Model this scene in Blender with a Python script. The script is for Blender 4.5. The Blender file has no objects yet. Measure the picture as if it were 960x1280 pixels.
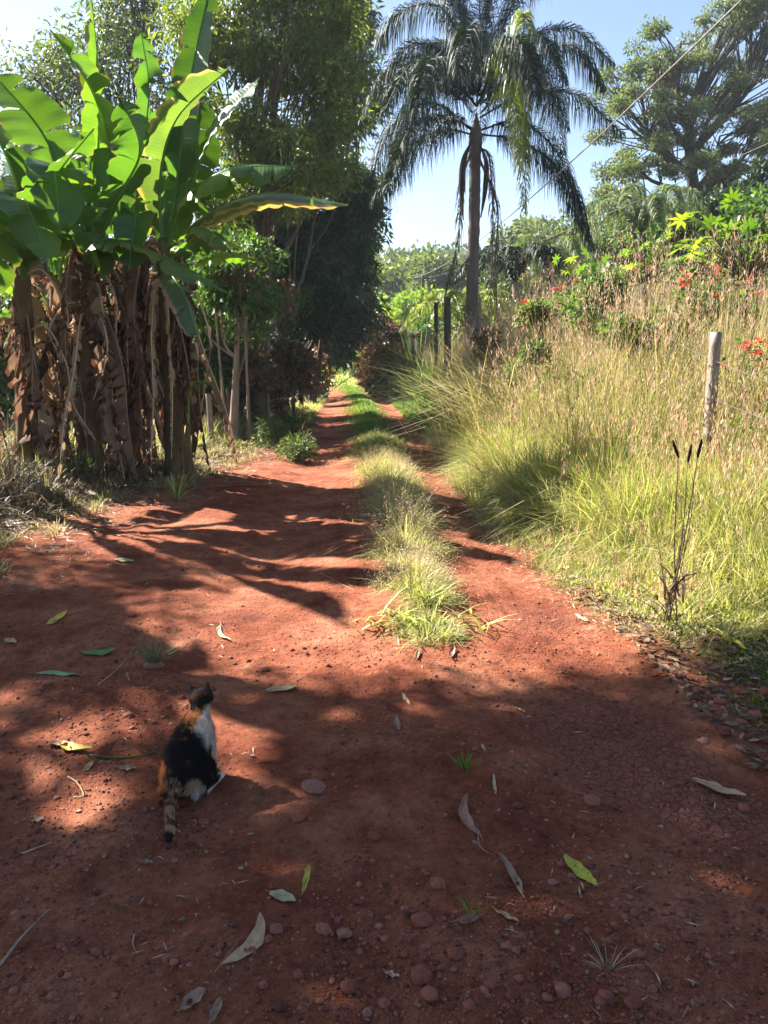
import bpy, bmesh, math, random
import numpy as np
from mathutils import Vector, Matrix

random.seed(11)
rng = np.random.default_rng(11)
SC = bpy.context.scene
COL = SC.collection
R = math.radians

# ------------------------------------------------------------------ camera model (only used to read positions off the photo)
PITCH = R(11.8); FPX = 960.0; CAMZ = 1.5
cP, sP = math.cos(PITCH), math.sin(PITCH)

def ray(px, py):
    a = (px - 480) / FPX; b = -(py - 640) / FPX
    return np.array([a, cP + b * sP, -sP + b * cP])

def at(px, py, Y):
    d = ray(px, py); return np.array([0, 0, CAMZ]) + d * (Y / d[1])

def G(px, py, z=0.0):
    d = ray(px, py); t = (z - CAMZ) / d[2]
    return np.array([0, 0, CAMZ]) + d * t

SUN_AZ = 59.0   # degrees left of the view direction
SUN_EL = 39.0
SUNV = np.array([-math.sin(R(SUN_AZ)) * math.cos(R(SUN_EL)), math.cos(R(SUN_AZ)) * math.cos(R(SUN_EL)), math.sin(R(SUN_EL))])

# ------------------------------------------------------------------ noise
def _hash(ix, iy, seed):
    h = (ix.astype(np.int64) * 374761393 + iy.astype(np.int64) * 668265263 + seed * 1274126177) & 0xffffffff
    h = ((h ^ (h >> 13)) * 1274126177) & 0xffffffff
    h = h ^ (h >> 16)
    return (h & 0xffffff) / float(0xffffff)

def vnoise(x, y, seed=0):
    x = np.asarray(x, float); y = np.asarray(y, float)
    ix = np.floor(x); iy = np.floor(y); fx = x - ix; fy = y - iy
    fx = fx * fx * (3 - 2 * fx); fy = fy * fy * (3 - 2 * fy)
    a = _hash(ix, iy, seed); b = _hash(ix + 1, iy, seed); c = _hash(ix, iy + 1, seed); d = _hash(ix + 1, iy + 1, seed)
    return (a * (1 - fx) + b * fx) * (1 - fy) + (c * (1 - fx) + d * fx) * fy

def fbm(x, y, scale, octv=4, seed=0):
    s = 0; amp = 1; tot = 0; f = 1.0 / scale
    for o in range(octv):
        s = s + amp * vnoise(x * f + 17.3 * o, y * f - 9.1 * o, seed + o); tot += amp; amp *= 0.5; f *= 2.03
    return s / tot * 2 - 1

def sstep(a, b, x):
    t = np.clip((np.asarray(x, float) - a) / (b - a), 0, 1); return t * t * (3 - 2 * t)

# ------------------------------------------------------------------ the lane and the lie of the land
def strip_c(y): return np.interp(y, [0, 4, 7, 12, 24, 37, 60], [.32, .24, .12, -.06, -.70, -1.9, -4.6])
def strip_w(y): return np.interp(y, [3.6, 4.0, 5, 7, 12, 24, 40], [0, .22, .30, .38, .42, .42, .35])
def right_e(y): return np.interp(y, [0, 3.4, 4, 5.6, 7.2, 12, 24, 37, 60], [1.75, 1.42, 1.40, 1.20, 1.02, .98, .35, -.9, -3.6])
def left_e(y): return np.interp(y, [0, 3, 5, 7, 9, 11, 14, 24, 37, 60], [-3.4, -3.2, -3.0, -3.0, -2.6, -2.1, -1.75, -1.9, -3.1, -5.8])

def zt(x, y):
    x = np.asarray(x, float); y = np.asarray(y, float)
    sc = strip_c(y); re = right_e(y); le = left_e(y)
    far = 1 - sstep(30, 60, y)
    z = 0.03 * fbm(x, y, 1.3, 3, 1) + 0.012 * fbm(x, y, .28, 3, 5)
    rut = sstep(2.0, 5.5, y)
    z = z - 0.055 * rut * np.exp(-((x - sc - .72) / .30) ** 2) - 0.055 * rut * np.exp(-((x - sc + .98) / .36) ** 2)
    z = z + 0.05 * rut * np.exp(-((x - sc) / .26) ** 2)
    z = z + 0.30 * sstep(0.1, 2.2, x - re) + 0.12 * sstep(0, 1.2, le - x)
    z = z + 0.09 * fbm(x, y, .8, 3, 9) * (sstep(0, .8, x - re) + sstep(0, .8, le - x))
    # fine lumps, strongest on the near soil
    near = 1 - sstep(6, 16, np.hypot(x, y))
    lump = fbm(x, y, .075, 3, 21)
    z = z + near * (0.0090 * lump + 0.014 * np.clip(fbm(x, y, .16, 2, 31) - .15, 0, 1) + .0035 * fbm(x, y, .024, 2, 41))
    z = z + 0.020 * sstep(.35, .62, fbm(x, y, .42, 2, 55)) * near * (np.abs(x - 1.1) < 9)
    # land far away climbs to wooded hills
    rr = np.hypot(x, y)
    z = z + sstep(45, 125, y) * (9.0 + 5.5 * fbm(x, y, 55, 3, 77) + 0.10 * np.clip(x, 0, 80))
    z = z + 4.0 * sstep(30, 90, -x) * (0.6 + .5 * fbm(x, y, 40, 2, 78))
    return z

# ------------------------------------------------------------------ tagging
ORG = {}
def tag(o, label=None, cat=None, group=None, kind=None):
    if label: o['label'] = label
    if cat: o['category'] = cat
    if group: o['group'] = group
    if kind: o['kind'] = kind
    return o

def empty(name, loc, label, cat, group=None):
    o = bpy.data.objects.new(name, None); COL.objects.link(o)
    o.location = tuple(float(v) for v in loc); o.empty_display_size = .2
    ORG[o] = np.array(o.location)
    return tag(o, label, cat, group)

def copy_tree(o, parent=None):
    c = o.copy(); COL.objects.link(c); c.parent = parent
    ORG[c] = ORG.get(o, np.zeros(3))
    for ch in list(o.children):
        copy_tree(ch, c)
    return c

# ------------------------------------------------------------------ mesh accumulator
class MB:
    def __init__(s): s.V = []; s.P = []; s.F = {}; s.n = 0; s.mi = {}
    def add(s, V, F, par=None, mi=0):
        V = np.asarray(V, float).reshape(-1, 3)
        s.V.append(V)
        s.P.append(np.zeros((len(V), 3)) if par is None else np.broadcast_to(np.asarray(par, float), (len(V), 3)))
        for f in (F if isinstance(F, (list, tuple)) else [F]):
            f = np.asarray(f, int)
            if f.size == 0: continue
            if f.ndim == 1: f = f[None]
            s.F.setdefault((f.shape[1], mi), []).append(f + s.n)
        s.n += len(V)
        return s
    def build(s, name, mats, parent=None, smooth=True, attr='par'):
        V = np.concatenate(s.V) if s.V else np.zeros((0, 3)); P = np.concatenate(s.P) if s.P else np.zeros((0, 3))
        if parent is not None: V = V - ORG[parent]
        loops = []; sizes = []; mi = []
        for (k, m), fs in s.F.items():
            f = np.concatenate(fs); loops.append(f.ravel()); sizes.append(np.full(len(f), k)); mi.append(np.full(len(f), m))
        loops = np.concatenate(loops); sizes = np.concatenate(sizes); mi = np.concatenate(mi)
        me = bpy.data.meshes.new(name)
        me.vertices.add(len(V)); me.vertices.foreach_set('co', V.astype(np.float32).ravel())
        me.loops.add(len(loops)); me.loops.foreach_set('vertex_index', loops.astype(np.int32))
        me.polygons.add(len(sizes))
        me.polygons.foreach_set('loop_start', np.concatenate([[0], np.cumsum(sizes)[:-1]]).astype(np.int32))
        me.polygons.foreach_set('material_index', mi.astype(np.int32))
        me.polygons.foreach_set('use_smooth', np.full(len(sizes), bool(smooth)))
        at_ = me.attributes.new(attr, 'FLOAT_VECTOR', 'POINT'); at_.data.foreach_set('vector', P.astype(np.float32).ravel())
        me.update(calc_edges=True)
        for m in (mats if isinstance(mats, (list, tuple)) else [mats]): me.materials.append(m)
        o = bpy.data.objects.new(name, me); COL.objects.link(o)
        if parent is not None:
            o.parent = parent; ORG[o] = ORG[parent]
        else: ORG[o] = np.zeros(3)
        return o

def nrm(v, axis=-1):
    v = np.asarray(v, float); return v / np.maximum(np.linalg.norm(v, axis=axis, keepdims=True), 1e-9)

def catmull(pts, n):
    P = np.asarray(pts, float)
    if len(P) == 2:
        t = np.linspace(0, 1, n)[:, None]; return P[0] * (1 - t) + P[1] * t
    P = np.vstack([2 * P[0] - P[1], P, 2 * P[-1] - P[-2]])
    m = len(P) - 3; out = []
    for q in np.linspace(0, m, n):
        i = min(int(q), m - 1); t = q - i
        a, b, c, d = P[i], P[i + 1], P[i + 2], P[i + 3]
        out.append(.5 * ((2 * b) + (c - a) * t + (2 * a - 5 * b + 4 * c - d) * t * t + (3 * b - a - 3 * c + d) * t ** 3))
    return np.array(out)

def tube(mb, path, rad, sides=6, mi=0, par=None, lump=0.0, cap=True):
    P = np.asarray(path, float); n = len(P); rad = np.broadcast_to(np.asarray(rad, float), (n,))
    T = nrm(np.gradient(P, axis=0)); ref = np.array([0, 0, 1.0]) if abs(T[0][2]) < .8 else np.array([1.0, 0, 0])
    A = nrm(np.cross(T, ref)); B = np.cross(T, A)
    ang = np.linspace(0, 2 * np.pi, sides, endpoint=False)
    rr = rad[:, None] * (1 + lump * (rng.random((n, sides)) - .5) * 2)
    V = P[:, None, :] + rr[..., None] * (np.cos(ang)[None, :, None] * A[:, None, :] + np.sin(ang)[None, :, None] * B[:, None, :])
    i = np.arange(n - 1)[:, None] * sides; j = np.arange(sides)[None, :]; k = (j + 1) % sides
    F = np.stack([i + j, i + k, i + sides + k, i + sides + j], -1).reshape(-1, 4)
    if par is None:
        par = np.zeros((n, sides, 3)); par[..., 0] = np.linspace(0, 1, n)[:, None]; par = par.reshape(-1, 3)
    Fs = [F]
    if cap and sides <= 8 and sides >= 3:
        mb.add(V.reshape(-1, 3), F, par, mi)
        base = mb.n - n * sides
        if sides == 4 or sides == 3 or sides >= 5:
            c = np.arange(sides)[None, :]
            mb.F.setdefault((sides, mi), []).append(c[:, ::-1] + base)
            mb.F.setdefault((sides, mi), []).append(c + base + (n - 1) * sides)
    else: mb.add(V.reshape(-1, 3), Fs, par, mi)

def scatter(mb, tv, tf, pos, ax, ay, az, sc, mi=0, par=None):
    """copies template (tv, tf) to pos with frame axes ax, ay, az and scale sc (n,) or (n,3)"""
    n = len(pos); tv = np.asarray(tv, float); m = len(tv)
    sc = np.asarray(sc, float)
    if sc.ndim == 1: sc = np.repeat(sc[:, None], 3, 1)
    V = pos[:, None, :] + (tv[None, :, 0:1] * sc[:, None, 0:1]) * ax[:, None, :] + (tv[None, :, 1:2] * sc[:, None, 1:2]) * ay[:, None, :] + (tv[None, :, 2:3] * sc[:, None, 2:3]) * az[:, None, :]
    off = (np.arange(n) * m)[:, None, None]
    Fs = []
    for f in tf:
        f = np.asarray(f, int); Fs.append((f[None] + off).reshape(-1, f.shape[1]))
    if par is not None: par = np.repeat(par, m, 0)
    mb.add(V.reshape(-1, 3), Fs, par, mi)

def frames(d):
    """random roll about direction d (n,3) -> side, along, normal"""
    d = nrm(d); r = rng.normal(size=d.shape); s = nrm(np.cross(d, r)); return s, d, np.cross(s, d)

def frames_up(d, tilt=.5):
    """leaf faces roughly upward"""
    d = nrm(d); up = np.array([0, 0, 1.0]) + rng.normal(size=d.shape) * tilt; s = nrm(np.cross(d, up)); return s, d, np.cross(s, d)

LEAF = (np.array([[0, 0, 0], [.5, .42, .14], [0, 1, -.12], [-.5, .42, .14], [0, .45, 0]]), [[[0, 1, 2, 4], [0, 4, 2, 3]]])
LEAF1 = (np.array([[0, 0, 0], [.5, .45, .06], [0, 1, -.08], [-.5, .45, .0]]), [[[0, 1, 2, 3]]])

# ------------------------------------------------------------------ materials
def newmat(name):
    m = bpy.data.materials.new(name); m.use_nodes = True; nt = m.node_tree; nt.nodes.clear()
    out = nt.nodes.new('ShaderNodeOutputMaterial'); return m, nt, out

def N(nt, t, **kw):
    n = nt.nodes.new(t)
    for k, v in kw.items():
        if k.startswith('i_'):
            key = k[2:]; n.inputs[int(key) if key.isdigit() else key.replace('_', ' ')].default_value = v
        else: setattr(n, k, v)
    return n

def ramp(nt, fac, stops):
    r = nt.nodes.new('ShaderNodeValToRGB')
    while len(r.color_ramp.elements) < len(stops): r.color_ramp.elements.new(.5)
    for e, (p, c) in zip(r.color_ramp.elements, stops):
        e.position = p; e.color = (*c, 1) if len(c) == 3 else c
    nt.links.new(fac, r.inputs[0]); return r.outputs[0]

def mix(nt, fac, a, b, mode='MIX'):
    m = nt.nodes.new('ShaderNodeMix'); m.data_type = 'RGBA'; m.blend_type = mode
    for inp, v in ((m.inputs[0], fac), (m.inputs[6], a), (m.inputs[7], b)):
        if hasattr(v, 'is_linked') or isinstance(v, bpy.types.NodeSocket): nt.links.new(v, inp)
        else: inp.default_value = v if not isinstance(v, (tuple, list)) else ((*v, 1) if len(v) == 3 else v)
    return m.outputs[2]

def leafmat(name, cols, tcol=None, tf=.35, rough=.5, spec=.35, big=1.5):
    """cols: list of (pos, rgb) picked per leaf; tcol multiplies the translucent colour"""
    m, nt, out = newmat(name)
    g = N(nt, 'ShaderNodeNewGeometry'); tc = N(nt, 'ShaderNodeTexCoord')
    nz = N(nt, 'ShaderNodeTexNoise', i_Scale=1.0 / big, i_Detail=2.0); nt.links.new(tc.outputs['Object'], nz.inputs['Vector'])
    a = N(nt, 'ShaderNodeMath', operation='MULTIPLY_ADD'); nt.links.new(nz.outputs[0], a.inputs[0]); a.inputs[1].default_value = 1.1; a.inputs[2].default_value = -.55
    b = N(nt, 'ShaderNodeMath', operation='ADD', use_clamp=True); nt.links.new(a.outputs[0], b.inputs[0]); nt.links.new(g.outputs['Random Per Island'], b.inputs[1])
    c = ramp(nt, b.outputs[0], cols)
    p = N(nt, 'ShaderNodeBsdfPrincipled', i_Roughness=rough); p.inputs['Specular IOR Level'].default_value = spec
    nt.links.new(c, p.inputs['Base Color'])
    t = N(nt, 'ShaderNodeBsdfTranslucent')
    tm = mix(nt, 1.0, c, tcol or (1.9, 2.0, .7), 'MULTIPLY'); nt.links.new(tm, t.inputs['Color'])
    ms = N(nt, 'ShaderNodeMixShader'); ms.inputs[0].default_value = tf
    nt.links.new(p.outputs[0], ms.inputs[1]); nt.links.new(t.outputs[0], ms.inputs[2]); nt.links.new(ms.outputs[0], out.inputs[0])
    return m

def barkmat(name, c1, c2, scale=6, bump=.6):
    m, nt, out = newmat(name)
    tc = N(nt, 'ShaderNodeTexCoord'); mp = N(nt, 'ShaderNodeMapping'); mp.inputs['Scale'].default_value = (scale, scale, scale * .25)
    nt.links.new(tc.outputs['Object'], mp.inputs[0])
    nz = N(nt, 'ShaderNodeTexNoise', i_Scale=1.5, i_Detail=6.0, i_Roughness=.7); nt.links.new(mp.outputs[0], nz.inputs['Vector'])
    c = ramp(nt, nz.outputs[0], [(.3, c1), (.7, c2)])
    p = N(nt, 'ShaderNodeBsdfPrincipled', i_Roughness=.9); p.inputs['Specular IOR Level'].default_value = .15
    nt.links.new(c, p.inputs['Base Color'])
    b = N(nt, 'ShaderNodeBump', i_Strength=bump, i_Distance=.02); nt.links.new(nz.outputs[0], b.inputs['Height']); nt.links.new(b.outputs[0], p.inputs['Normal'])
    nt.links.new(p.outputs[0], out.inputs[0]); return m

def plain(name, col, rough=.6, spec=.3, metal=0):
    m, nt, out = newmat(name)
    p = N(nt, 'ShaderNodeBsdfPrincipled', i_Roughness=rough); p.inputs['Specular IOR Level'].default_value = spec; p.inputs['Metallic'].default_value = metal
    tc = N(nt, 'ShaderNodeTexCoord'); nz = N(nt, 'ShaderNodeTexNoise', i_Scale=25.0, i_Detail=4.0); nt.links.new(tc.outputs['Object'], nz.inputs['Vector'])
    c = ramp(nt, nz.outputs[0], [(.3, tuple(v * .8 for v in col)), (.7, tuple(min(1, v * 1.15) for v in col))])
    nt.links.new(c, p.inputs['Base Color']); nt.links.new(p.outputs[0], out.inputs[0]); return m

def soil_mat():
    m, nt, out = newmat('red_earth'); L = nt.links.new
    g = N(nt, 'ShaderNodeNewGeometry'); at_ = N(nt, 'ShaderNodeAttribute', attribute_name='par'); sep = N(nt, 'ShaderNodeSeparateXYZ'); L(at_.outputs['Vector'], sep.inputs[0])
    pos = g.outputs['Position']
    n1 = N(nt, 'ShaderNodeTexNoise', i_Scale=1.7, i_Detail=5.0, i_Roughness=.6); L(pos, n1.inputs['Vector'])
    n2 = N(nt, 'ShaderNodeTexNoise', i_Scale=38.0, i_Detail=6.0, i_Roughness=.75); L(pos, n2.inputs['Vector'])
    n3 = N(nt, 'ShaderNodeTexNoise', i_Scale=260.0, i_Detail=3.0); L(pos, n3.inputs['Vector'])
    c = ramp(nt, n1.outputs[0], [(.32, (.185, .050, .027)), (.48, (.31, .098, .050)), (.66, (.43, .170, .095))])
    c2 = ramp(nt, n2.outputs[0], [(.28, (.55, .52, .50)), (.5, (1, 1, 1)), (.75, (1.3, 1.32, 1.35))])
    c = mix(nt, 1.0, c, c2, 'MULTIPLY')
    n4 = N(nt, 'ShaderNodeTexNoise', i_Scale=9.0, i_Detail=6.0, i_Roughness=.7); L(pos, n4.inputs['Vector'])
    c4 = ramp(nt, n4.outputs[0], [(.3, (.62, .58, .56)), (.5, (1, 1, 1)), (.68, (1.28, 1.34, 1.38))]); c = mix(nt, 1.0, c, c4, 'MULTIPLY')
    c3 = ramp(nt, n3.outputs[0], [(.3, (.72, .7, .7)), (.6, (1.12, 1.12, 1.12))]); c = mix(nt, 1.0, c, c3, 'MULTIPLY')
    # dry, paler crust where wheels pressed and cracked the clay
    vo = N(nt, 'ShaderNodeTexVoronoi', feature='DISTANCE_TO_EDGE', i_Scale=27.0); 
    wv = N(nt, 'ShaderNodeTexNoise', i_Scale=9.0, i_Detail=3.0); L(pos, wv.inputs['Vector'])
    wm = N(nt, 'ShaderNodeVectorMath', operation='MULTIPLY_ADD'); L(wv.outputs['Color'], wm.inputs[0]); wm.inputs[1].default_value = (.05, .05, .05); L(pos, wm.inputs[2]); L(wm.outputs[0], vo.inputs['Vector'])
    cr = N(nt, 'ShaderNodeMapRange', i_1=0.0, i_2=.10, i_3=0.0, i_4=1.0); L(vo.outputs['Distance'], cr.inputs[0])
    crust = mix(nt, cr.outputs[0], (.20, .07, .045), (.32, .125, .085))
    cm = N(nt, 'ShaderNodeMath', operation='MULTIPLY'); L(sep.outputs[1], cm.inputs[0]); cm.inputs[1].default_value = .55
    c = mix(nt, cm.outputs[0], c, crust)
    # ground off the lane: litter brown
    off = ramp(nt, n2.outputs[0], [(.3, (.05, .032, .02)), (.5, (.12, .085, .045)), (.7, (.22, .17, .10))])
    c = mix(nt, sep.outputs[0], c, off)
    p = N(nt, 'ShaderNodeBsdfPrincipled', i_Roughness=.95); p.inputs['Specular IOR Level'].default_value = .12; L(c, p.inputs['Base Color'])
    hb = N(nt, 'ShaderNodeMath', operation='MULTIPLY_ADD'); L(n3.outputs[0], hb.inputs[0]); hb.inputs[1].default_value = .35; L(n2.outputs[0], hb.inputs[2])
    hc = N(nt, 'ShaderNodeMath', operation='MULTIPLY_ADD'); ch = N(nt, 'ShaderNodeMath', operation='MULTIPLY'); L(cr.outputs[0], ch.inputs[0]); L(sep.outputs[1], ch.inputs[1])
    L(ch.outputs[0], hc.inputs[0]); hc.inputs[1].default_value = .55; L(hb.outputs[0], hc.inputs[2])
    b = N(nt, 'ShaderNodeBump', i_Strength=1.0, i_Distance=.030); L(hc.outputs[0], b.inputs['Height']); L(b.outputs[0], p.inputs['Normal'])
    L(p.outputs[0], out.inputs[0]); return m

def banana_mat(name, g1, g2, tcol, tf, brown=.93, bcol=(.16, .08, .03), rough=.38, spec=.5):
    m, nt, out = newmat(name); L = nt.links.new
    at_ = N(nt, 'ShaderNodeAttribute', attribute_name='par'); sep = N(nt, 'ShaderNodeSeparateXYZ'); L(at_.outputs['Vector'], sep.inputs[0])
    oi = N(nt, 'ShaderNodeObjectInfo'); tc = N(nt, 'ShaderNodeTexCoord')
    nz = N(nt, 'ShaderNodeTexNoise', i_Scale=3.0, i_Detail=4.0); L(tc.outputs['Object'], nz.inputs['Vector'])
    c = mix(nt, oi.outputs['Random'], g1, g2)
    sv = N(nt, 'ShaderNodeMath', operation='MULTIPLY'); L(sep.outputs[0], sv.inputs[0]); sv.inputs[1].default_value = 260.0
    sn = N(nt, 'ShaderNodeMath', operation='SINE'); L(sv.outputs[0], sn.inputs[0])
    vn = ramp(nt, sn.outputs[0], [(0, (.93, .93, .92)), (1, (1.03, 1.03, 1.03))]); c = mix(nt, 1.0, c, vn, 'MULTIPLY')
    nn = ramp(nt, nz.outputs[0], [(.3, (.75, .8, .8)), (.7, (1.2, 1.15, 1.0))]); c = mix(nt, 1.0, c, nn, 'MULTIPLY')
    e = N(nt, 'ShaderNodeMath', operation='MULTIPLY_ADD'); L(nz.outputs[0], e.inputs[0]); e.inputs[1].default_value = .55; L(sep.outputs[1], e.inputs[2])
    ed = N(nt, 'ShaderNodeMapRange', i_1=brown + .22, i_2=brown + .34, i_3=0., i_4=1.); L(e.outputs[0], ed.inputs[0])
    c = mix(nt, ed.outputs[0], c, bcol)
    rib = N(nt, 'ShaderNodeMapRange', i_1=.0, i_2=.05, i_3=1., i_4=0.); L(sep.outputs[1], rib.inputs[0])
    c = mix(nt, rib.outputs[0], c, tuple(min(1, v * 1.4 + .02) for v in g2))
    p = N(nt, 'ShaderNodeBsdfPrincipled', i_Roughness=rough); p.inputs['Specular IOR Level'].default_value = spec; L(c, p.inputs['Base Color'])
    b = N(nt, 'ShaderNodeBump', i_Strength=.15, i_Distance=.006); L(sn.outputs[0], b.inputs['Height']); L(b.outputs[0], p.inputs['Normal'])
    t = N(nt, 'ShaderNodeBsdfTranslucent'); tm = mix(nt, 1.0, c, tcol, 'MULTIPLY'); L(tm, t.inputs['Color'])
    ms = N(nt, 'ShaderNodeMixShader'); ms.inputs[0].default_value = tf; L(p.outputs[0], ms.inputs[1]); L(t.outputs[0], ms.inputs[2]); L(ms.outputs[0], out.inputs[0])
    return m

def attr_mat(name, rough=.8, sheen=0.0, tint=None):
    m, nt, out = newmat(name)
    a = N(nt, 'ShaderNodeAttribute', attribute_name='par')
    p = N(nt, 'ShaderNodeBsdfPrincipled', i_Roughness=rough); p.inputs['Specular IOR Level'].default_value = .2; p.inputs['Sheen Weight'].default_value = sheen
    nt.links.new(a.outputs['Vector'], p.inputs['Base Color']); nt.links.new(p.outputs[0], out.inputs[0]); return m

M = {}
M['soil'] = soil_mat()
M['banana'] = banana_mat('banana_leaf_green', (.032, .092, .022), (.062, .145, .026), (4.2, 3.4, .9), .33, brown=1.0)
M['banana_worn'] = banana_mat('banana_leaf_worn', (.06, .12, .045), (.09, .15, .05), (2.6, 2.4, .8), .35, brown=.85, bcol=(.30, .22, .15))
M['banana_dead'] = banana_mat('banana_leaf_dry', (.27, .19, .13), (.50, .39, .28), (1.2, 1.1, 1.0), .32, brown=.8, bcol=(.12, .06, .035), rough=.8, spec=.15)
M['banana_dark'] = banana_mat('banana_leaf_dry_dark', (.11, .065, .045), (.25, .16, .115), (1.25, 1.1, 1.0), .34, brown=.8, bcol=(.08, .04, .025), rough=.8, spec=.15)
M['banana_stem'] = barkmat('banana_stem_sheaths', (.07, .045, .025), (.20, .15, .08), 5)
M['banana_spear'] = plain('banana_rolled_leaf', (.06, .12, .06), .35, .5)
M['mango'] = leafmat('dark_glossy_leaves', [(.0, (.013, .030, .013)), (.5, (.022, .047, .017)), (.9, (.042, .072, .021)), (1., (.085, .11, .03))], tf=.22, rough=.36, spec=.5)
M['olive'] = leafmat('olive_feathery_leaves', [(.0, (.05, .085, .02)), (.5, (.095, .13, .03)), (1., (.20, .22, .06))], tf=.42, rough=.45, spec=.4)
M['greygreen'] = leafmat('grey_green_leaves', [(.0, (.05, .08, .035)), (.6, (.09, .12, .05)), (1., (.15, .17, .08))], tf=.35, rough=.45, spec=.45)
M['acacia'] = leafmat('acacia_leaves', [(.0, (.055, .085, .04)), (.5, (.095, .125, .055)), (1., (.17, .185, .085))], tf=.34, big=2.5)
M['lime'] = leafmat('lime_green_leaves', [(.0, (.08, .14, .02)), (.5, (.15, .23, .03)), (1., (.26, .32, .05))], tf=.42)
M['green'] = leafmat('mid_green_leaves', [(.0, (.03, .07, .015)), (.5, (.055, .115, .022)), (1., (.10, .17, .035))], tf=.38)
M['russet'] = leafmat('russet_leaves', [(.0, (.05, .055, .02)), (.35, (.09, .075, .03)), (.7, (.17, .085, .045)), (1., (.26, .16, .085))], tcol=(1.6, 1.3, .9), tf=.3)
M['forest'] = leafmat('far_forest_leaves', [(.0, (.035, .06, .022)), (.5, (.07, .10, .03)), (1., (.14, .155, .05))], tf=.25, big=9)
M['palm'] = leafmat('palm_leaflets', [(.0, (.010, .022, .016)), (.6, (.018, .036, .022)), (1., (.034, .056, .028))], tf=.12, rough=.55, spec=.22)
M['palm_pale'] = leafmat('palm_leaflets_pale', [(.0, (.10, .15, .045)), (.6, (.18, .22, .06)), (1., (.30, .30, .10))], tf=.35, rough=.4, spec=.5)
M['palm_grey'] = leafmat('palm_leaflets_grey', [(.0, (.06, .09, .05)), (.6, (.10, .14, .07)), (1., (.17, .20, .11))], tf=.3, rough=.55, spec=.25)
M['palm_dead'] = leafmat('palm_leaflets_dead', [(.0, (.07, .06, .04)), (1., (.15, .12, .08))], tcol=(1, 1, 1), tf=.15)
M['grass_green'] = leafmat('fresh_grass', [(.0, (.15, .19, .045)), (.4, (.29, .33, .095)), (.75, (.47, .47, .18)), (1., (.64, .57, .33))], tcol=(1.5, 1.5, .75), tf=.38, big=.6)
M['grass_short'] = leafmat('short_green_grass', [(.0, (.045, .10, .015)), (.5, (.09, .18, .028)), (1., (.20, .28, .05))], tf=.42, big=.8)
M['grass_dry'] = leafmat('dry_grass', [(.0, (.17, .19, .06)), (.35, (.32, .31, .12)), (.7, (.48, .42, .21)), (1., (.60, .52, .32))], tcol=(1.3, 1.2, .9), tf=.35, big=.8)
M['seed'] = leafmat('grass_seed_heads', [(.0, (.26, .16, .11)), (.5, (.45, .30, .22)), (1., (.66, .54, .40))], tcol=(1.3, 1.1, .9), tf=.4, big=1.0)
M['seed_dark'] = plain('dark_seed_spike', (.035, .022, .018), .9, .1)
M['straw'] = leafmat('straw_litter', [(.0, (.18, .12, .07)), (.5, (.38, .28, .17)), (1., (.60, .48, .32))], tcol=(1, 1, 1), tf=.15, big=.5)
M['litter'] = leafmat('leaf_litter', [(.0, (.05, .03, .02)), (.5, (.13, .08, .045)), (1., (.28, .19, .11))], tcol=(1, 1, 1), tf=.1, big=.5)
M['castor'] = leafmat('castor_leaves', [(.0, (.07, .15, .02)), (.6, (.14, .24, .03)), (1., (.26, .32, .045))], tf=.42, tcol=(1.6, 1.6, .6))
M['red'] = leafmat('red_bracts', [(.0, (.38, .03, .025)), (.6, (.60, .06, .04)), (1., (.70, .13, .08))], tcol=(1.3, .7, .7), tf=.35)
M['bark'] = barkmat('brown_bark', (.06, .042, .03), (.17, .125, .09))
M['bark_pale'] = barkmat('pale_bark', (.16, .115, .08), (.36, .28, .21))
M['bark_dark'] = barkmat('dark_bark', (.03, .024, .02), (.09, .07, .055))
M['palm_trunk'] = barkmat('palm_trunk', (.07, .06, .05), (.20, .17, .14), 3)
M['post'] = barkmat('weathered_post', (.14, .11, .09), (.38, .31, .26), 22, 1.0)
M['post_dark'] = barkmat('dark_post', (.05, .038, .03), (.14, .11, .085), 12, .8)
M['wire'] = plain('rusty_wire', (.12, .09, .075), .6, .4, .5)
M['cable'] = plain('grey_cable', (.20, .17, .15), .6, .3)
M['shed_wood'] = barkmat('shed_boards', (.12, .07, .05), (.26, .17, .12), 8)
M['whitewash'] = plain('whitewashed_timber', (.55, .52, .46), .8, .2)
M['roof'] = plain('old_roof_sheet', (.20, .13, .10), .8, .2)

# ------------------------------------------------------------------ world, sun, camera
w = bpy.data.worlds.new('World'); SC.world = w; w.use_nodes = True
nt = w.node_tree; bg = nt.nodes['Background']
sky = nt.nodes.new('ShaderNodeTexSky'); sky.sky_type = 'NISHITA'; sky.sun_disc = False
sky.sun_elevation = R(SUN_EL); sky.sun_rotation = math.atan2(SUNV[0], SUNV[1]) % (2 * math.pi)
sky.altitude = 600; sky.air_density = 1.0; sky.dust_density = 1.3; sky.ozone_density = 2.0
nt.links.new(sky.outputs[0], bg.inputs[0]); bg.inputs[1].default_value = .050
ld = bpy.data.lights.new('sun', 'SUN'); ld.energy = 5.0; ld.angle = R(.53); ld.color = (1, .945, .86)
lo = bpy.data.objects.new('sun', ld); COL.objects.link(lo)
lo.rotation_euler = Vector(SUNV).to_track_quat('Z', 'Y').to_euler(); lo.location = tuple(SUNV * 60)
cd = bpy.data.cameras.new('camera'); co = bpy.data.objects.new('camera', cd); COL.objects.link(co)
cd.sensor_fit = 'VERTICAL'; cd.sensor_height = 32; cd.lens = 24; cd.clip_end = 2000; cd.clip_start = .05
co.location = (0, 0, CAMZ); co.rotation_euler = (R(90) - PITCH, 0, 0); SC.camera = co
SC.view_settings.view_transform = 'Standard'; SC.view_settings.look = 'None'; SC.view_settings.exposure = 2.3; SC.view_settings.gamma = 1
SC.render.engine = 'CYCLES'
SC.cycles.use_denoising = True
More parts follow.
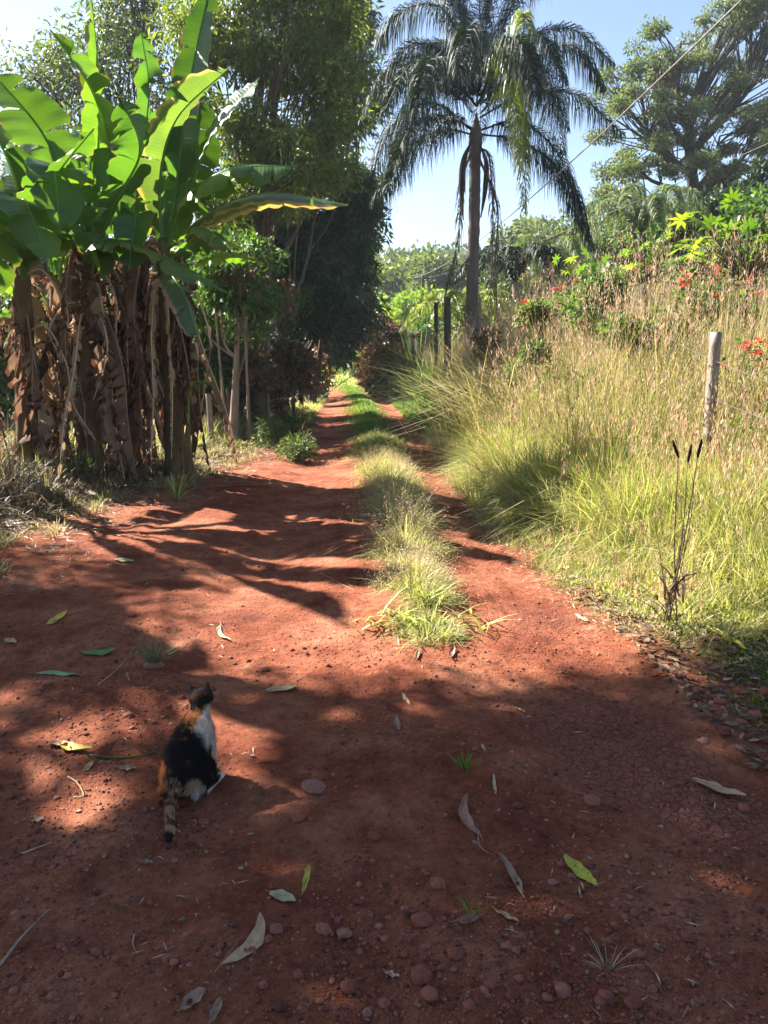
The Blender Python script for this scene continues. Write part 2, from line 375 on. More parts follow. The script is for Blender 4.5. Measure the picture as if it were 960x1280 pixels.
SC.cycles.max_bounces = 7; SC.cycles.diffuse_bounces = 3; SC.cycles.glossy_bounces = 2; SC.cycles.transmission_bounces = 4; SC.cycles.volume_bounces = 0
SC.cycles.use_adaptive_sampling = True; SC.cycles.adaptive_threshold = .01
SC.cycles.caustics_reflective = False; SC.cycles.caustics_refractive = False
SC.cycles.sample_clamp_indirect = 6

# ------------------------------------------------------------------ ground sheet
def build_ground():
    nx, ny = 760, 820
    u = np.linspace(-1, 1, nx); k = 7.2; xs = .55 + 300 * np.sinh(k * u) / math.sinh(k)
    v = np.linspace(-.62, 1, ny); k2 = 7.4; ys = 2.4 + 420 * np.sinh(k2 * v) / math.sinh(k2)
    X, Y = np.meshgrid(xs, ys); Z = zt(X, Y)
    offm = np.clip(sstep(-.05, .5, X - right_e(Y)) + sstep(-.1, .7, left_e(Y) - X) + sstep(32, 42, Y), 0, 1)
    offm = np.clip(offm + .25 * fbm(X, Y, .5, 3, 3) * (offm > .02), 0, 1)
    crack = sstep(.0, .35, fbm(X, Y, .9, 2, 63) + .55 * np.exp(-((X - 1.05) / .45) ** 2) + .25 * np.exp(-((X + .35) / .35) ** 2) - .25) * (1 - sstep(3.5, 5, Y)) * (1 - offm)
    par = np.stack([offm, crack, 0 * X], -1).reshape(-1, 3)
    V = np.stack([X, Y, Z], -1).reshape(-1, 3)
    i = (np.arange(ny - 1) * nx)[:, None]; j = np.arange(nx - 1)[None]
    F = np.stack([i + j, i + j + 1, i + nx + j + 1, i + nx + j], -1).reshape(-1, 4)
    mb = MB(); mb.add(V, F, par); o = mb.build('ground', M['soil']); tag(o, kind='structure')
build_ground()

# ------------------------------------------------------------------ gravel and stones
def ico(sub):
    bm = bmesh.new(); bmesh.ops.create_icosphere(bm, subdivisions=sub, radius=1)
    V = np.array([v.co[:] for v in bm.verts]); F = np.array([[v.index for v in f.verts] for f in bm.faces]); bm.free(); return V, F

def stone_mat(name, cols):
    m, nt, out = newmat(name); L = nt.links.new
    g = N(nt, 'ShaderNodeNewGeometry'); oi = N(nt, 'ShaderNodeObjectInfo'); a = N(nt, 'ShaderNodeMath', operation='ADD'); L(g.outputs['Random Per Island'], a.inputs[0]); L(oi.outputs['Random'], a.inputs[1])
    f = N(nt, 'ShaderNodeMath', operation='FRACT'); L(a.outputs[0], f.inputs[0])
    c = ramp(nt, f.outputs[0], cols); nz = N(nt, 'ShaderNodeTexNoise', i_Scale=90.0, i_Detail=4.0); L(g.outputs['Position'], nz.inputs['Vector'])
    d = ramp(nt, nz.outputs[0], [(.3, (.7, .68, .68)), (.65, (1.15, 1.15, 1.15))]); c = mix(nt, 1.0, c, d, 'MULTIPLY')
    p = N(nt, 'ShaderNodeBsdfPrincipled', i_Roughness=.9); p.inputs['Specular IOR Level'].default_value = .2; L(c, p.inputs['Base Color'])
    b = N(nt, 'ShaderNodeBump', i_Strength=.6, i_Distance=.004); L(nz.outputs[0], b.inputs['Height']); L(b.outputs[0], p.inputs['Normal'])
    L(p.outputs[0], out.inputs[0]); return m
M['stone'] = stone_mat('earthy_stone', [(0, (.08, .035, .028)), (.25, (.17, .055, .035)), (.6, (.26, .095, .06)), (.85, (.25, .10, .07)), (1, (.28, .13, .10))])

def scatter_stones(n_try, smin, smax, tv, tf, mb, ymax, dens_bias):
    y = 1.0 + (ymax - 1.0) * rng.random(n_try) ** 1.9; x = rng.uniform(-1, 1, n_try) * (1.2 + y * .62)
    d = fbm(x, y, .55, 3, 91) + .45 * np.exp(-((x - .75) / .35) ** 2) * (y < 3.4)
    keep = (d + rng.normal(size=n_try) * .25 > dens_bias) & (x < right_e(y) + .5) & (x > left_e(y) - .4)
    # the swept tracks further on carry less gravel
    keep &= ~((y > 4.2) & (rng.random(n_try) > .35))
    x = x[keep]; y = y[keep]; n = len(x)
    s = smin * (smax / smin) ** (rng.random(n) ** 2.6)
    q = nrm(rng.normal(size=(n, 3))); q = nrm(q * [1, 1, .25]); sx, sy, sz = frames_up(q * [1, 1, .2], .2)
    sc = np.stack([s, s * rng.uniform(.7, 1.1, n), s * rng.uniform(.45, .8, n)], -1)
    z = zt(x, y) + sc[:, 2] * .25
    scatter(mb, tv, tf, np.stack([x, y, z], -1), sx, sy, sz, sc)

i0v, i0f = ico(1); i1v, i1f = ico(2)
i1v = i1v * (1 + .16 * (rng.random((len(i1v), 1)) - .5)); i0v = i0v * (1 + .25 * (rng.random((len(i0v), 1)) - .5))
mb = MB(); scatter_stones(130000, .0022, .0075, i0v, [i0f], mb, 9, -.05); scatter_stones(9000, .005, .014, i1v, [i1f], mb, 7, -.02)
tag(mb.build('gravel', M['stone']), kind='stuff')

STONES = [(390, 991, 17, 8), (527, 1157, 15, 8), (547, 1111, 11, 9), (467, 1052, 9, 7), (524, 1228, 15, 9), (403, 1169, 12, 9), (430, 1172, 11, 6), (437, 1243, 13, 9),
          (569, 1203, 11, 9), (702, 1245, 12, 10), (755, 1254, 11, 8), (859, 1176, 9, 6), (905, 1168, 9, 8), (740, 1003, 12, 5), (610, 1240, 9, 6), (648, 1230, 8, 6), (797, 1197, 9, 8),
          (345, 1168, 10, 6), (373, 1030, 9, 5), (505, 1140, 6, 5), (536, 1252, 12, 6), (690, 1105, 7, 5), (770, 1010, 8, 4), (648, 1010, 7, 4), (60, 1175, 9, 5), (120, 1190, 8, 5), (255, 1030, 8, 5),
          (930, 1010, 8, 6), (880, 925, 8, 5), (905, 915, 10, 6), (925, 905, 11, 6), (900, 880, 9, 5), (940, 925, 10, 6), (870, 865, 8, 5), (955, 870, 10, 6), (850, 850, 8, 4), (915, 850, 8, 5), (945, 895, 9, 6),
          (640, 1252, 10, 6), (585, 1265, 9, 7), (480, 1262, 9, 6), (210, 1205, 8, 5), (350, 1268, 9, 5), (450, 1130, 5, 4), (245, 975, 5, 4), (120, 1118, 6, 4), (790, 1265, 13, 8), (745, 1190, 8, 6), (770, 1175, 8, 6), (850, 1120, 8, 5), (160, 895, 7, 4), (60, 860, 7, 4), (165, 770, 6, 4), (330, 835, 7, 4), (700, 1080, 5, 4)]
smesh = []
for k in range(5):
    v = i1v * (1 + .10 * rng.normal(size=(len(i1v), 1)) * .6); a = nrm(rng.normal(size=3))
    v = v * (1 - .25 * np.clip(v @ a, 0, 1))[:, None]
    mb = MB(); mb.add(v, i1f); o = mb.build('stone', M['stone'])
    smesh.append(o)
for k, (px, py, rx, rz) in enumerate(STONES):
    o = smesh[k] if k < 5 else smesh[k % 5].copy()
    if k >= 5: COL.objects.link(o)
    g = G(px, py); dep = g[1] * cP + CAMZ * sP; s = rx / FPX * dep
    o.location = (g[0], g[1], float(zt(g[0], g[1])) + s * .22); o.scale = (s, s * random.uniform(.7, 1.0), s * min(.8, .25 + .55 * rz / rx)); o.rotation_euler = (random.uniform(-.1, .1), random.uniform(-.1, .1), random.uniform(-.5, .5))
    tag(o, 'rounded reddish brown stone lying loose on the red dirt', 'stone', 'loose stones on the red dirt lane')

# ------------------------------------------------------------------ grass
def blades(mb, x, y, h, wd, lean, bend, az=None, mi=0, z=None):
    n = len(x); az = rng.uniform(0, 2 * np.pi, n) if az is None else az
    d = np.stack([np.cos(az), np.sin(az), 0 * az], -1); tw = rng.uniform(-.9, .9, n)
    s = np.stack([-np.sin(az + tw), np.cos(az + tw), 0 * az], -1)
    if z is None: z = zt(x, y) - .01
    base = np.stack([x, y, z], -1)
    rows = []
    for t, wf in ((0, .7), (.35, 1.0), (.7, .75), (1.0, 0)):
        hor = h * (lean * t + bend * t * t); ver = h * (t - .55 * bend * t ** 3 * np.clip(bend, 0, 1.2) - .2 * lean * t)
        c = base + d * hor[:, None] + np.array([0, 0, 1.0]) * ver[:, None]
        if wf > 0: rows += [c - s * (wd * wf * .5)[:, None], c + s * (wd * wf * .5)[:, None]]
        else: rows += [c]
    V = np.stack(rows, 1)
    o = (np.arange(n) * 7)[:, None]
    F4 = np.concatenate([o + np.array([[0, 1, 3, 2]]), o + np.array([[2, 3, 5, 4]])]); F3 = o + np.array([[4, 5, 6]])
    mb.add(V.reshape(-1, 3), [F4, F3], None, mi)
    return V[:, 6]

def grass_patch(mb, n, xf, hf, wd=(.003, .008), lean=.25, bend=.5, mi=0, clump=0):
    x, y = xf(n)
    if clump:
        m = max(1, n // clump); cx, cy = x[:m], y[:m]; idx = rng.integers(0, m, n); r = rng.normal(size=(n, 2)) * .045
        x = cx[idx] + r[:, 0]; y = cy[idx] + r[:, 1]; az = np.arctan2(r[:, 1], r[:, 0]) + rng.normal(size=n) * .5
    else: az = None
    h = hf(x, y) * rng.uniform(.55, 1.15, n); ok = h > .02
    x, y, h = x[ok], y[ok], h[ok]; az = None if az is None else az[ok]; m = len(x)
    dist = np.hypot(x, y)
    return blades(mb, x, y, h, rng.uniform(*wd, m) * (1 + dist * .035), np.abs(rng.normal(size=m)) * lean, np.abs(rng.normal(size=m)) * bend, az, mi)

# median strip
def med(n, y0=3.75, y1=13, p=1.5):
    y = y0 + (y1 - y0) * rng.random(n) ** p; x = strip_c(y) + rng.normal(size=n) * strip_w(y) * (.48 + .25 * fbm(y, y * 0, .35, 2, 3))
    return x, y
def med_h(x, y):
    e = 1 - np.clip(np.abs(x - strip_c(y)) / (strip_w(y) * 1.25 + .01), 0, 1) ** 2
    return (.13 + .10 * sstep(4.2, 6.5, y) * (1 - .3 * sstep(9, 13, y))) * e * (.9 + .55 * fbm(x, y, .25, 3, 8))
mb = MB()
def medp(n, th=-.1, **k):
    x, y = med(n, **k); q = fbm(x, y, .20, 3, 19) > th + .17 + .30 * (1 - sstep(3.9, 5.2, y)) + rng.normal(size=n) * .15; return x[q], y[q]
def gp(mb, xf, *a, **k):
    x, y = xf; grass_patch(mb, len(x), lambda n: (x, y), *a, **k)
gp(mb, medp(26000), med_h, (.0025, .005), .7, .9, 0, 0)
gp(mb, medp(9000, .05), lambda x, y: med_h(x, y) * 1.35, (.003, .007), .5, .9, 0, 16)
gp(mb, medp(15000, -.2), lambda x, y: med_h(x, y) * 1.05, (.002, .004), .7, .7, 1, 0)
gp(mb, medp(7000, -.3), lambda x, y: np.full(len(x), .06), (.002, .005), .9, .9, 1, 0)
t = grass_patch(mb, 1500, lambda n: med(n, 4.6, 10), lambda x, y: med_h(x, y) * 1.5, (.0015, .003), .25, .5, 1)
m_ = len(t)
for k in range(9):
    a, b, c = frames(np.stack([rng.normal(size=m_) * .5, rng.normal(size=m_) * .5, np.full(m_, -.2)], -1))
    scatter(mb, *LEAF1, t + rng.normal(size=(m_, 3)) * [.012, .012, .02] - [0, 0, .012 * k], a, b, c, np.full(m_, .02) * [[.3], [1], [.3]] if False else np.stack([np.full(m_, .004), np.full(m_, .016), np.full(m_, .004)], -1), 2)
tag(mb.build('median_grass', [M['grass_green'], M['grass_dry'], M['seed']]), kind='stuff')
# far end of the strip, and the mown verge beyond
mb = MB()
grass_patch(mb, 22000, lambda n: med(n, 11, 48, 1.2), lambda x, y: .11 + .05 * fbm(x, y, 1, 2, 8), (.004, .009), .4, .6, 0, 0)
def vr(n):
    y = rng.uniform(13, 46, n); x = right_e(y) - .15 + rng.random(n) ** 1.2 * 1.6; return x, y
grass_patch(mb, 36000, vr, lambda x, y: .10 + .16 * sstep(.3, 1.3, x - right_e(y)), (.004, .010), .4, .6, 0, 0)
def vf(n):
    y = rng.uniform(31, 70, n); x = strip_c(y) + rng.uniform(-6, 5, n); return x, y
grass_patch(mb, 34000, vf, lambda x, y: (.3 + .3 * fbm(x, y, 2, 2, 8)) * (.3 + .7 * sstep(31, 40, y)), (.01, .02), .4, .6, 1, 0)
tag(mb.build('short_grass', [M['grass_short'], M['grass_green']]), kind='stuff')

# right bank: fresh grass along the edge, tall dry grass behind
def rb(n, d0, d1, y0, y1, p=1.3):
    y = y0 + (y1 - y0) * rng.random(n) ** p; x = right_e(y) + d0 + (d1 - d0) * rng.random(n); return x, y
def bank_h(x, y):
    d = x - right_e(y)
    h = .25 + .50 * sstep(0, .45, d) + 1.15 * sstep(.25, 1.05, d) + .45 * sstep(1.0, 2.4, d) + .2 * sstep(2.6, 5, d)
    # near the camera only low growth
    h = h * (.16 + .84 * sstep(3.9, 8.0, y - .12 * (x - 1.5)))
    return h * (.85 + .35 * fbm(x, y, .9, 3, 14))
mb = MB()
grass_patch(mb, 46000, lambda n: rb(n, -.08, 1.5, 3.9, 14), lambda x, y: np.minimum(bank_h(x, y), .75) * .95, (.003, .009), .35, .65, 0, 55)
grass_patch(mb, 22000, lambda n: rb(n, .9, 5.0, 4.2, 20), lambda x, y: np.minimum(bank_h(x, y) * .85, 1.3), (.003, .008), .2, .35, 0, 28)
grass_patch(mb, 9000, lambda n: rb(n, .05, 1.9, 4.1, 8), lambda x, y: np.minimum(bank_h(x, y) * 1.3, .6), (.004, .010), .35, .5, 0, 30)
tag(mb.build('fresh_verge_grass', [M['grass_green']]), kind='stuff')
mb = MB()
grass_patch(mb, 42000, lambda n: rb(n, -.15, 1.3, 3.8, 14), lambda x, y: np.minimum(bank_h(x, y), .6), (.002, .005), .5, .7, 0, 30)
grass_patch(mb, 46000, lambda n: rb(n, .7, 5.5, 4.6, 22, 1.1), lambda x, y: bank_h(x, y), (.003, .007), .14, .28, 0, 50)
def heads(mb, t, L, k, mi):
    m = len(t)
    for q in range(k):
        f = q / k
        dr = np.stack([rng.normal(size=m) * .16, rng.normal(size=m) * .16, np.full(m, .8)], -1)
        a, b, c = frames(dr)
        p = t + rng.normal(size=(m, 3)) * [.012, .012, .01] - np.stack([0 * L, 0 * L, L * f], -1)
        s = rng.uniform(.7, 1.3, m)
        scatter(mb, *LEAF1, p, a, b, c, np.stack([.0065 * s, .040 * s, .01 * s], -1), mi)
t = grass_patch(mb, 9500, lambda n: rb(n, .8, 5.5, 5.0, 20, 1.2), lambda x, y: bank_h(x, y) * 1.12, (.002, .004), .08, .14, 0, 12)
heads(mb, t, rng.uniform(.12, .26, len(t)), 11, 1)
t = grass_patch(mb, 2500, lambda n: rb(n, .1, 2.0, 4.2, 12, 1.2), lambda x, y: bank_h(x, y) * 1.05, (.0015, .003), .2, .3, 0, 10)
heads(mb, t, rng.uniform(.05, .14, len(t)), 8, 1)
tag(mb.build('tall_dry_grass', [M['grass_dry'], M['seed']]), kind='stuff')
# low green growth in the shade at the near right, and litter under it
mb = MB()
grass_patch(mb, 9000, lambda n: rb(n, .05, 2.6, 2.4, 4.4, 1), lambda x, y: .05 + .10 * sstep(.2, 1.2, x - right_e(y)) * (1 + fbm(x, y, .4, 2, 4)), (.003, .008), .5, .7, 0, 14)
tag(mb.build('low_weeds', [M['grass_short']]), kind='stuff')

# left side: scruffy low grass and dry stalks below the banana plants
def lb(n, d0, d1, y0, y1, p=1.0):
    y = y0 + (y1 - y0) * rng.random(n) ** p; x = left_e(y) - d0 - (d1 - d0) * rng.random(n) ** 1.2; return x, y
mb = MB()
grass_patch(mb, 14000, lambda n: lb(n, -.3, 3.5, 4.8, 13), lambda x, y: .12 + .35 * sstep(0, 1.5, left_e(y) - x) * (.6 + fbm(x, y, .7, 2, 5)), (.003, .007), .4, .7, 0, 30)
grass_patch(mb, 3500, lambda n: lb(n, .0, 3.5, 4.8, 13), lambda x, y: .08 + .40 * sstep(0, 1.5, left_e(y) - x), (.003, .008), .4, .6, 1, 30)
grass_patch(mb, 9000, lambda n: lb(n, -.1, 1.2, 13, 34), lambda x, y: .18 + .15 * fbm(x, y, 1.2, 2, 5), (.004, .009), .4, .6, 1, 30)
grass_patch(mb, 6000, lambda n: lb(n, -.1, 1.2, 12, 30), lambda x, y: .15 + .35 * sstep(.2, 1, left_e(y) - x), (.003, .007), .4, .5, 0, 20)
grass_patch(mb, 16000, lambda n: lb(n, .1, 3.6, 4.9, 10), lambda x, y: .15 + .45 * sstep(0, 1.0, left_e(y) - x) * (.7 + .8 * fbm(x, y, .5, 2, 6)), (.003, .008), .4, .7, 2, 18)
tag(mb.build('scruffy_grass', [M['grass_dry'], M['grass_green'], M['litter']]), kind='stuff')

# straw and dead leaf litter lying flat
def litter(name, mat, n, xf, smin, smax, wr, rise=.012):
    x, y = xf(n); n = len(x); az = rng.uniform(0, 2 * np.pi, n); s = rng.uniform(smin, smax, n)
    d = np.stack([np.cos(az), np.sin(az), rng.normal(size=n) * .12], -1); a, b, c = frames_up(d, .35)
    mb = MB(); scatter(mb, *LEAF, np.stack([x, y, zt(x, y) + rng.random(n) * rise + .003], -1), a, b, c, np.stack([s * wr, s, s * .25], -1)); tag(mb.build(name, mat), kind='stuff')
def lx(n):
    y = rng.uniform(4.6, 13.5, n); x = left_e(y) + rng.normal(size=n) * .55 - .3; k = fbm(x, y, .8, 2, 71) > -.25; return x[k], y[k]
litter('straw_litter', M['straw'], 15000, lx, .03, .14, .06, .03)
def lx2(n):
    y = rng.uniform(2.2, 5.2, n); x = right_e(y) + rng.random(n) ** 1.3 * 2.2 - .12; return x, y
litter('leaf_litter', M['litter'], 5000, lx2, .02, .07, .35, .03)
def lx3(n):
    y = 1.2 + 8 * rng.random(n) ** 1.6; x = rng.uniform(-1, 1, n) * (1 + y * .6); k = (fbm(x, y, .7, 3, 33) > .05) & (x < right_e(y)); return x[k], y[k]
litter('twig_crumbs', M['straw'], 2600, lx3, .01, .05, .10, .004)
litter('leaf_crumbs', M['litter'], 3600, lx3, .008, .026, .6, .006)
def lx4(n):
    y = rng.uniform(3.9, 12, n); x = right_e(y) - .1 + rng.normal(size=n) * .12; return x, y
litter('cut_grass_litter', M['straw'], 5000, lx4, .02, .08, .07, .02)
def lx5(n):
    y = rng.uniform(5, 14, n); x = left_e(y) - rng.random(n) * 4; return x, y
litter('banana_litter', M['litter'], 6000, lx5, .06, .2, .3, .06)

# ------------------------------------------------------------------ trees
def tree(name, label, cat, base, tr, blobs, leaf, bark, nleaf, lsize, lw=.45, droop=.3, clump=.45, group=None, shell=.5, up=False, tmpl=LEAF, top=None, limbr=.35, trunk_pts=None, twig=True, flat=.75, nclf=1.0, sub=0, holes=None, high=False):
    """blobs: list of (centre, radii). Limbs run from the trunk to each blob and from there to leaf clumps."""
    base = np.asarray(base, float); root = empty(name, base, label, cat, group)
    C = np.array([b[0] for b in blobs]); RR = np.array([np.broadcast_to(b[1], 3) for b in blobs])
    vol = RR[:, 0] * RR[:, 2]; wts = vol / vol.sum()
    top = np.asarray(top, float) if top is not None else (C * wts[:, None]).sum(0)
    path = catmull(trunk_pts if trunk_pts is not None else [base - [0, 0, .1], base * [.6, .6, 1] + top * [.4, .4, 0] + [0, 0, (top[2] - base[2]) * .35] if True else base, top], 14)
    tb = MB(); tube(tb, path, np.linspace(tr, tr * .35, len(path)) * (1 + .5 * np.exp(-np.linspace(0, 9, len(path)))), 9, lump=.08)
    lb_ = MB()
    for (c, r), wt in zip(blobs, wts):
        c = np.asarray(c, float); r = np.broadcast_to(np.asarray(r, float), 3)
        # the limb leaves the trunk below the blob
        zt_ = np.clip((c[2] - r[2] * 1.0 - path[0][2]) / max(path[-1][2] - path[0][2], .1), .12, .9) * rng.uniform(.6, 1)
        i = int(zt_ * (len(path) - 1)); p0 = path[i]; mid = p0 * .5 + c * .5 + [0, 0, -.12 * np.linalg.norm(c - p0)] + rng.normal(size=3) * .08 * np.linalg.norm(c - p0)
        if high:
            p0 = path[rng.integers(10, 13)]; mid = p0 * .5 + c * .5 + [0, 0, .10 * np.linalg.norm(c - p0)] + rng.normal(size=3) * .15
        lr = tr * limbr * (.5 + wt * len(blobs) * .4) ; lp = catmull([p0, mid, c], 9)
        tube(tb, lp, np.linspace(lr, lr * .35, 9), 6, lump=.06)
        ncl = max(4, int(nclf * 1.15 * (r[0] * r[2] + r[0] * r[1] + r[1] * r[2]) / clump ** 2))
        d = nrm(rng.normal(size=(ncl, 3))); f = (shell + (1 - shell) * rng.random(ncl)) ** 1.0
        cc = c + d * r * f[:, None]
        if sub:
            so = rng.uniform(-1, 1, (sub, 3)) * r * [1.0, 1.0, 1.9]; cc = c + so[rng.integers(0, sub, ncl)] + d * r * f[:, None] * .5
        nl = max(3, int(nleaf * wt / ncl))
        if twig:
            for q in range(ncl):
                j = rng.integers(3, 9); a = lp[j]; e = cc[q]; md = a * .45 + e * .55 + rng.normal(size=3) * .07 * np.linalg.norm(e - a) + [0, 0, .04]
                tr2 = max(lr * .22, .006 + .0007 * base[1]); tube(tb, catmull([a, md, e], 5), np.linspace(tr2, tr2 * .35, 5), 4, cap=False)
        cidx = np.repeat(np.arange(ncl), nl); n = len(cidx); g = rng.normal(size=(n, 3)); g = g / np.maximum(1, np.linalg.norm(g, axis=1) / 1.9)[:, None]
        cs = clump * rng.uniform(.6, 1.25, ncl)[cidx]
        pos = cc[cidx] + g * cs[:, None] * [.6, .6, .6 * flat]
        if holes:
            ok = np.ones(n, bool)
            for hx, hy, hr in holes:
                v_ = pos - np.array([hx, hy, 0.0]); ok &= np.linalg.norm(v_ - (v_ @ SUNV)[:, None] * SUNV, axis=1) > hr
            pos = pos[ok]; g = g[ok]; n = len(pos)
        dr = nrm(g) * .7 + rng.normal(size=(n, 3)) * .55 + np.array([0, 0, -droop])
        fr = frames_up(dr, .6) if up else frames(dr)
        s = lsize * rng.uniform(.6, 1.25, n)
        scatter(lb_, *tmpl, pos, *fr, np.stack([s * lw, s, s * .6], -1))
    tb.build('trunk', bark, root); lb_.build('crown', leaf, root)
    return root

def B(px, py, Y, rx, rz, ry=None):
    c = at(px, py, Y); dep = c[1] * cP - (c[2] - CAMZ) * sP; mx = rx / FPX * dep; mz = rz / FPX * dep
    return (c, np.array([mx, ry if ry else (mx + mz) / 2, mz]))
def gz(px, Y):
    x = at(px, 500, Y)[0]; return np.array([x, Y, float(zt(x, Y))])

def bush(name, label, cat, blobs, leaf, bark, nleaf, lsize, group=None, **kw):
    c = blobs[0][0]; base = np.array([c[0], c[1], float(zt(c[0], c[1]))]); return tree(name, label, cat, base, .05, blobs, leaf, bark, nleaf, lsize, group=group, **kw)

# --- behind the banana plants, left
tree('feathery_tree', 'tall feathery olive green tree towering behind the banana plants, its top cut by the frame', 'tree', gz(318, 15), .17,
     [B(330, 55, 15, 75, 70), B(400, 95, 15.5, 55, 70), B(295, 150, 14.6, 55, 55), B(425, 30, 16, 40, 60), B(370, -50, 15, 110, 60), B(250, 30, 15, 55, 60), B(405, 190, 15, 45, 45), B(340, 215, 14.6, 70, 45), B(260, 250, 14.6, 50, 45)],
     M['olive'], M['bark'], 34000, .15, .26, .5, .40, shell=.25)
tree('sparse_tree', 'thin grey leaved tree with bare twigs against the white sky at the far left', 'tree', gz(120, 19), .16,
     [B(150, 60, 19, 75, 55), B(215, 120, 18, 50, 50), B(95, 110, 19, 60, 45), B(50, 90, 19, 45, 40), B(180, 0, 19, 90, 50), B(70, 200, 18, 80, 60), B(170, 220, 18, 80, 60)],
     M['greygreen'], M['bark_dark'], 15000, .16, .35, .35, .5, shell=.2)
tree('dark_tree', 'dense dark green tree leaning over the left wheel track', 'tree', gz(345, 19), .25,
     [B(350, 305, 19, 72, 60), B(400, 265, 19.5, 50, 55), B(300, 320, 18, 45, 50), B(385, 375, 18.5, 60, 50), B(340, 250, 19, 55, 40), B(420, 330, 20, 40, 55), B(360, 200, 19.5, 60, 40), B(430, 245, 20.5, 28, 45), B(300, 250, 18.5, 50, 40)],
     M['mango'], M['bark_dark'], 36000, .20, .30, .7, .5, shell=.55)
tree('dark_tree', 'dark round tree farther along the lane, whose crown hangs low over its far end', 'tree', gz(385, 27), .3,
     [B(432, 345, 27, 34, 45), B(425, 400, 26.5, 38, 45), B(390, 420, 26, 40, 35), B(440, 300, 27, 22, 30), B(395, 330, 27, 45, 55)],
     M['mango'], M['bark_dark'], 16000, .26, .32, .7, .55, shell=.55)
tree('slender_tree', 'slender blue green tree filling the gap beside the palm on the left of the lane', 'tree', gz(388, 22), .10,
     [B(438, 215, 22, 22, 45), B(448, 150, 22, 22, 45), B(455, 60, 22, 22, 55), B(430, 110, 22, 30, 45), B(440, 0, 22, 30, 40), B(450, 265, 22, 18, 40)],
     M['greygreen'], M['bark_dark'], 9000, .20, .28, .6, .5, shell=.2)
tree('twiggy_tree', 'pair of slim pale trunks with a thin leafy top beside the left verge', 'tree', gz(288, 12.5), .085,
     [B(275, 365, 12.5, 40, 28), B(320, 385, 13, 30, 30), B(240, 390, 12.8, 30, 25), B(300, 340, 13, 40, 25)],
     M['green'], M['bark_pale'], 5000, .13, .40, .4, .35, shell=.2, top=at(300, 330, 12.8))
for k, (px, pt, Y, r, lab) in enumerate([(278, 390, 12.3, .03, 'thin leaning stem left of the slim pale trunks'), (312, 400, 12.6, .035, 'thin brown stem right of the slim pale trunks'), (255, 395, 14, .05, 'crooked brown stem rising behind the bananas'),
                                     (335, 430, 15, .045, 'short pale stem in front of the dark tree'), (352, 440, 17, .06, 'brown stem under the dark tree crown'), (375, 440, 20, .06, 'dark stem at the bend of the left verge')]):
    b = gz(px + random.uniform(-6, 6), Y); tp = at(px - 14 + k * 5, pt - 60, Y); 
    tree('sapling', lab, 'sapling', b, r, [(tp, np.array([.5, .5, .45]))], M['russet'] if k % 2 else M['green'], M['bark_pale'] if k < 4 else M['bark'], 900, .11, .4, .4, .3, group='saplings along the left verge', shell=.2, top=tp)
UND = [(350, 455, 16.5, 32, 34, 'russet', 'reddish brown twiggy bush under the dark tree'), (300, 445, 14.5, 28, 40, 'russet', 'dry brownish bush behind the slim pale trunks'), (383, 455, 23, 22, 24, 'russet', 'brown leaved bush where the left track bends'),
       (240, 445, 14, 35, 60, 'green', 'dark green bush right behind the banana clump'), (180, 420, 15, 50, 80, 'russet', 'brownish thicket seen between banana stems'), (90, 430, 15, 60, 80, 'green', 'green thicket behind the leftmost bananas'),
       (0, 430, 14, 60, 80, 'green', 'green thicket at the left frame edge'), (-70, 400, 16, 70, 110, 'mango', 'dark thicket outside the left frame edge'), (270, 500, 15, 30, 30, 'green', 'low green bush behind the pale fence stake'), (330, 500, 17, 22, 22, 'russet', 'low brown bush at the foot of the dark tree'),
       (385, 482, 25, 20, 16, 'greygreen', 'low grey bush on the left verge near the far end'), (20, 300, 20, 70, 60, 'greygreen', 'grey green treetop behind the banana leaves'), (120, 320, 21, 70, 60, 'mango', 'dark treetop behind the banana leaves'), (220, 330, 20, 60, 60, 'mango', 'dark leafy mass right of the banana crowns')]
for px, py, Y, rx, rz, mt, lab in UND:
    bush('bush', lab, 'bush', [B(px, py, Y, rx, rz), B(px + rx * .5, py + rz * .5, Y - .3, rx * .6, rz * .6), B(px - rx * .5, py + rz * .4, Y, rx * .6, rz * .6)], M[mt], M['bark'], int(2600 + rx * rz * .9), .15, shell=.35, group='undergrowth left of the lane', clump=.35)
for px, py, Y, rx, rz, lab in [(345, 540, 12, 26, 16, 'leafy weed clump on the left verge beside the track'), (365, 528, 14, 18, 14, 'paler weed clump farther up the left verge'), (372, 560, 11, 14, 12, 'small bright weed clump at the edge of the left track')]:
    bush('weed_clump', lab, 'weed', [B(px, py, Y, rx, rz)], M['greygreen'] if rx < 16 or rx > 20 else M['green'], M['bark'], 1100, .085, clump=.22, shell=.0, twig=True, lw=.22)

